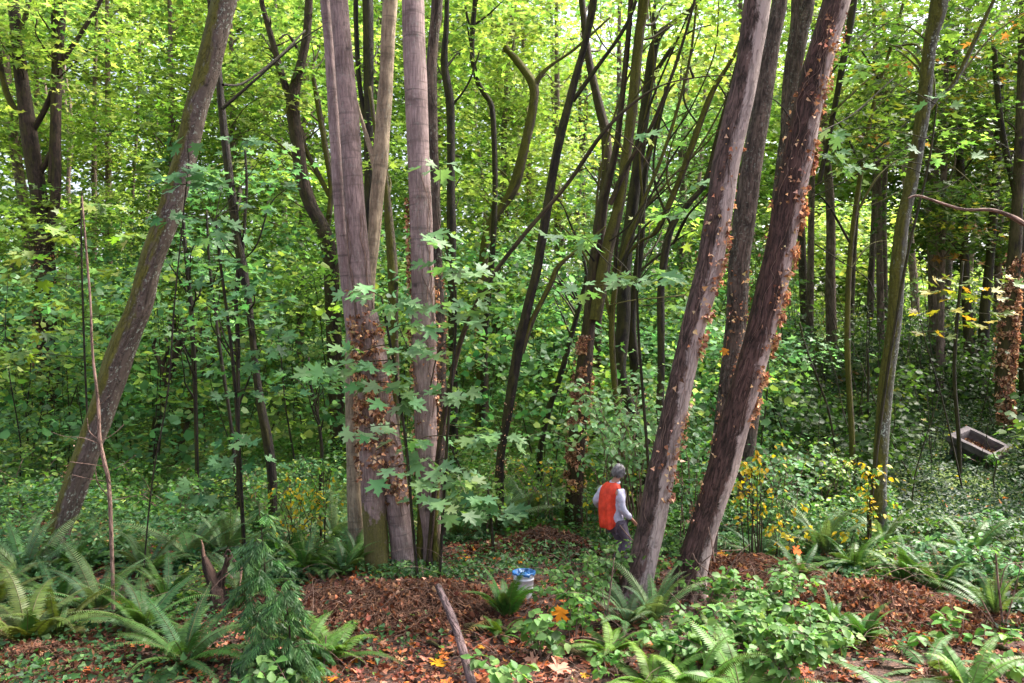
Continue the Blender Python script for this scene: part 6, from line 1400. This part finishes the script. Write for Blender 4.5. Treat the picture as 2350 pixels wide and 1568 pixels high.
def person():
    Y = 12.4
    P3 = lambda u, v, d=0.0: W(u, v, Y+d)
    gx = (1428-1175)/F*Y; z0 = g1(gx, Y)
    root = empty('person', (gx, Y, z0), 'grey-haired person in an orange safety vest, pale shirt and grey trousers, seen from behind', 'person')
    f = np.array([0.78, 0.62, 0]); r = np.array([0.62, -0.78, 0])      # facing, right-hand side
    skin = simple('skin', (0.55, 0.28, 0.20), 0.55, 12, 0.06); shirt = simple('shirt_cloth', (0.52, 0.50, 0.64), 0.85, 14, 0.12, 0.9, 16)
    vest = simple('vest_cloth', (0.85, 0.06, 0.025), 0.6, 7, 0.28, 1.0, 9); trou = simple('trouser_cloth', (0.115, 0.09, 0.125), 0.85, 14, 0.2, 0.7, 18)
    hair = simple('grey_hair', (0.21, 0.19, 0.20), 0.6, 16, 0.55, 0.5, 60); shoe = simple('boot_leather', (0.04, 0.03, 0.03), 0.5, 20, 0.2)
    pel = P3(1416, 1203); sp = P3(1409, 1172); ch = P3(1403, 1138); nb = P3(1404, 1114); nk = P3(1411, 1104); hd = P3(1421, 1086); cr_ = P3(1420, 1078)
    shR = ch+[0, 0, 0.09]+r*0.175; shL = ch+[0, 0, 0.125]-r*0.165
    elR = P3(1430, 1172, -0.16); wrR = P3(1449, 1191, -0.04)
    elL = P3(1367, 1149, 0.10); wrL = P3(1374, 1163, 0.30)
    hipR = pel+r*0.09-[0, 0, 0.02]; hipL = pel-r*0.09-[0, 0, 0.02]
    zR = g1(1440, 12.3)  # approximate
    knR = P3(1440, 1243, -0.02); anR = P3(1431, 1290, -0.10); knL = P3(1425, 1243, 0.14); anL = P3(1414, 1284, 0.05)
    for a in (anR, anL): a[2] = g1(a[0], a[1])+0.09
    hw = unit((wrR-elR)[None])[0]; hwL = unit((wrL-elL)[None])[0]
    handR = wrR+hw*0.05; handL = wrL+hwL*0.05
    V = [pel, sp, ch, nb, nk, shR, elR, wrR, handR, shL, elL, wrL, handL, hipR, knR, anR, hipL, knL, anL]
    E = [(0, 1), (1, 2), (2, 3), (3, 4), (2, 5), (5, 6), (6, 7), (7, 8), (2, 9), (9, 10), (10, 11), (11, 12), (0, 13), (13, 14), (14, 15), (0, 16), (16, 17), (17, 18)]
    Rr = [0.105, 0.10, 0.115, 0.07, 0.052, 0.06, 0.042, 0.027, 0.036, 0.06, 0.042, 0.027, 0.036, 0.09, 0.058, 0.04, 0.09, 0.058, 0.04]
    # head: chin, cheek and skull continue the neck
    hx = hd; up = unit((cr_-nk)[None])[0]*0.6+np.array([0, 0, 0.5]); up = up/np.linalg.norm(up)
    face = unit((f*np.array([1, 1, 0])+[0.25, -0.1, -0.35])[None])[0]; face = face-up*np.dot(face, up); face /= np.linalg.norm(face)
    n0 = len(V); V += [hd-up*0.03, hd+up*0.035, hd-up*0.07+face*0.05, hd+up*0.01+face*0.055, hd-up*0.025+face*0.085]
    E += [(4, n0), (n0, n0+1), (n0, n0+2), (n0+1, n0+3), (n0+3, n0+4)]; Rr += [0.075, 0.082, 0.038, 0.045, 0.014]
    # fingers: four unequal bent chains and a thumb on each hand
    for (hp, d, sgn, base) in ((handR, hw, 1, 8), (handL, hwL, -1, 12)):
        sd = np.cross(d, [0, 0, 1.0]); sd /= np.linalg.norm(sd); dn = np.cross(sd, d)*-1
        for k, Ln in enumerate((0.068, 0.078, 0.073, 0.056)):
            o = hp+sd*(k-1.5)*0.019+d*0.035; a = len(V); c = np.array([0, 0, -1.0])
            V += [o, o+d*Ln*0.5+c*0.008, o+d*Ln*0.85+c*0.035]; E += [(base, a), (a, a+1), (a+1, a+2)]; Rr += [0.0105, 0.009, 0.0075]
        o = hp-d*0.01-sd*sgn*0.035; a = len(V); V += [o, o+d*0.035-sd*sgn*0.02]; E += [(base, a), (a, a+1)]; Rr += [0.012, 0.009]
    V = [np.array(v)-[gx, Y, z0] for v in V]
    def add(nm, me, par=root):
        o = bpy.data.objects.new(nm, me); COL.objects.link(o); o.parent = par; return o
    body = add('body', skin_mesh('body', V, E, Rr, skin, 2))
    # shirt
    off = np.array([gx, Y, z0])
    hem = pel+[0.0, 0, 0.0]-f*0.01
    sV = [hem-[0, 0, 0.085], sp+f*0.01, ch, nb-[0, 0, .01], shR, elR, wrR-hw*0.015, shL, elL, wrL-hwL*0.015, (shR+elR)/2, (elR+wrR)/2+[0, 0, -0.012], (shL+elL)/2]
    sE = [(0, 1), (1, 2), (2, 3), (2, 4), (4, 10), (10, 5), (5, 11), (11, 6), (2, 7), (7, 12), (12, 8), (8, 9)]
    sR = [0.175, 0.15, 0.155, 0.085, 0.088, 0.062, 0.045, 0.078, 0.062, 0.045, 0.064, 0.060, 0.064]
    me = skin_mesh('shirt', [v-off for v in sV], sE, sR, shirt, 3)
    for v in me.vertices:
        n = mnoise.noise(Vector(v.co)*9)*0.012+mnoise.noise(Vector(v.co)*22)*0.006; v.co += v.normal*n
    add('shirt', me)
    A = Acc(); c = nk-[0, 0, 0.02]-off; A.tube([c+np.array([math.cos(t), math.sin(t), 0])*0.068+[0, 0, 0.012*math.sin(t*1.0)] for t in np.linspace(0, 2*np.pi, 18)], 0.02, 8); add('collar', A.mesh('collar', shirt, True))
    # trousers
    tV = [pel, hipR, knR, anR+[0, 0, 0.02], hipL, knL, anL+[0, 0, 0.02]]
    me = skin_mesh('trousers', [v-off for v in tV], [(0, 1), (1, 2), (2, 3), (0, 4), (4, 5), (5, 6)], [0.112, 0.096, 0.074, 0.062, 0.096, 0.074, 0.062], trou, 3)
    for v in me.vertices: v.co += v.normal*(mnoise.noise(Vector(v.co)*10)*0.012)
    add('trousers', me)
    for an, dd in ((anR, f), (anL, f)):
        b = an-[0, 0, 0.045]-off; add('boot', skin_mesh('boot', [b-dd*0.05, b+dd*0.06, b+dd*0.16-[0, 0, .01], b-dd*0.02+[0, 0, .09]], [(0, 1), (1, 2), (0, 3)], [0.045, 0.045, 0.036, 0.05], shoe, 2))
    # vest: rings from hem to shoulders, hanging loose at the back
    n = 48; t = np.arange(n)/n*2*np.pi; rows = []
    prof = [(1204, 1398, 0.150, 0.125), (1198, 1397, 0.160, 0.135), (1180, 1396, 0.165, 0.145), (1160, 1396, 0.168, 0.15), (1142, 1398, 0.172, 0.15), (1128, 1400, 0.185, 0.14), (1119, 1402, 0.180, 0.125), (1111, 1404, 0.135, 0.105), (1106, 1407, 0.085, 0.085)]
    for k, (v, u, a, b) in enumerate(prof):
        c = P3(u, v)-off; ruff = 1+0.13*np.sin(t*7+1.0+k*.12)*(1-k/9)+0.07*np.sin(t*13+k*.3)*(1-k/9)
        back = np.clip(-np.sin(t), 0, 1)
        x = np.cos(t)*a*0.88*ruff; yv = np.sin(t)*b*ruff
        pz = np.zeros(n)
        if k <= 1: pz = -0.055*back+0.02*np.sin(t*3)
        rows.append(c[None]+x[:, None]*r[None]+yv[:, None]*f[None]+np.stack([0*t, 0*t, pz], 1))
    V2 = np.concatenate(rows); m = len(rows); i = np.arange(m*n).reshape(m, n)
    q = np.stack([i[:-1], np.roll(i, -1, 1)[:-1], np.roll(i, -1, 1)[1:], i[1:]], -1).reshape(-1, 4)
    # arm holes: leave out the faces beside the shoulders
    cen = V2[q].mean(1); rel = cen-(ch-off); lat = rel@r
    keep = ~((np.abs(lat) > 0.142) & (rel[:, 2] > 0.0) & (rel[:, 2] < 0.115))
    me = make_mesh('vest', V2, [q[keep]], vest, smooth=True); o = add('vest', me)
    md = o.modifiers.new('thick', 'SOLIDIFY'); md.thickness = 0.008; md.offset = 1
    md2 = o.modifiers.new('smooth', 'SUBSURF'); md2.levels = md2.render_levels = 1
    # hair: short strands over a cap
    hc = hd+up*0.03-face*0.012-off; g = np.random.default_rng(3); H = Acc(); hv = []
    nn = 900; dirs = unit(g.normal(0, 1, (nn*3, 3))); fd = dirs@face; ud = dirs@up
    ok = (ud > -0.55+0.9*np.clip(fd, 0, 1)*1.1) & ~((fd > 0.45) & (ud < 0.55)); dirs = dirs[ok][:nn]
    a, b = [], []
    th = np.linspace(0, np.pi, 14); ph = np.linspace(0, 2*np.pi, 28, endpoint=False); side = np.cross(up, face)
    cap = []
    for tt in th:
        for p in ph:
            d = up*math.cos(tt)+(face*math.cos(p)+side*math.sin(p))*math.sin(tt)
            rr_ = 0.101+0.008*math.sin(p*5+tt*4)
            if (d@up < -0.35 and d@face > -0.4) or (d@face > 0.55 and d@up < 0.45): rr_ = 0.06
            if d@up < -0.7: rr_ = 0.07
            cap.append(hc+d*rr_*np.array([0.93, 0.93, 1.12]))
    i = np.arange(14*28).reshape(14, 28); q = np.stack([i[:-1], np.roll(i, -1, 1)[:-1], np.roll(i, -1, 1)[1:], i[1:]], -1).reshape(-1, 4)
    H.add(np.array(cap), np.concatenate([q[:, :3], q[:, [0, 2, 3]]]))
    for d in dirs:
        s = hc+d*0.098; dn = -up*0.8+d*0.2+g.normal(0, 0.10, 3); H.tube([s, s+dn*0.022+d*0.004, s+dn*0.05], [0.006, 0.006, 0.003], 3, cap=False)
    add('hair', H.mesh('hair', hair, True), body)
    # ears and eyes
    for sg in (-1, 1):
        e = hd-off+side*sg*0.083-up*0.01+face*0.005; add('ear', skin_mesh('ear', [e, e+up*0.022-face*0.008, e-up*0.022], [(0, 1), (0, 2)], [0.012, 0.011, 0.009], skin, 1), body)
    ew = simple('eye', (0.7, 0.68, 0.66), 0.2, 5, 0.05)
    for sg in (-1, 1):
        e = hd-off+face*0.092+side*sg*0.03+up*0.008; V3, q3 = lathe([(0.012*math.sin(a), -0.012*math.cos(a)) for a in np.linspace(0.01, math.pi-0.01, 8)], 12)
        add('eye', make_mesh('eye', V3+e, [q3], ew, smooth=True), body)
    e = hd-off+face*0.088-up*0.055; add('mouth', skin_mesh('mouth', [e-side*0.02, e+face*0.004, e+side*0.02], [(0, 1), (1, 2)], [0.004, 0.006, 0.004], simple('lips', (0.4, 0.14, 0.12), 0.5), 1), body)
person()
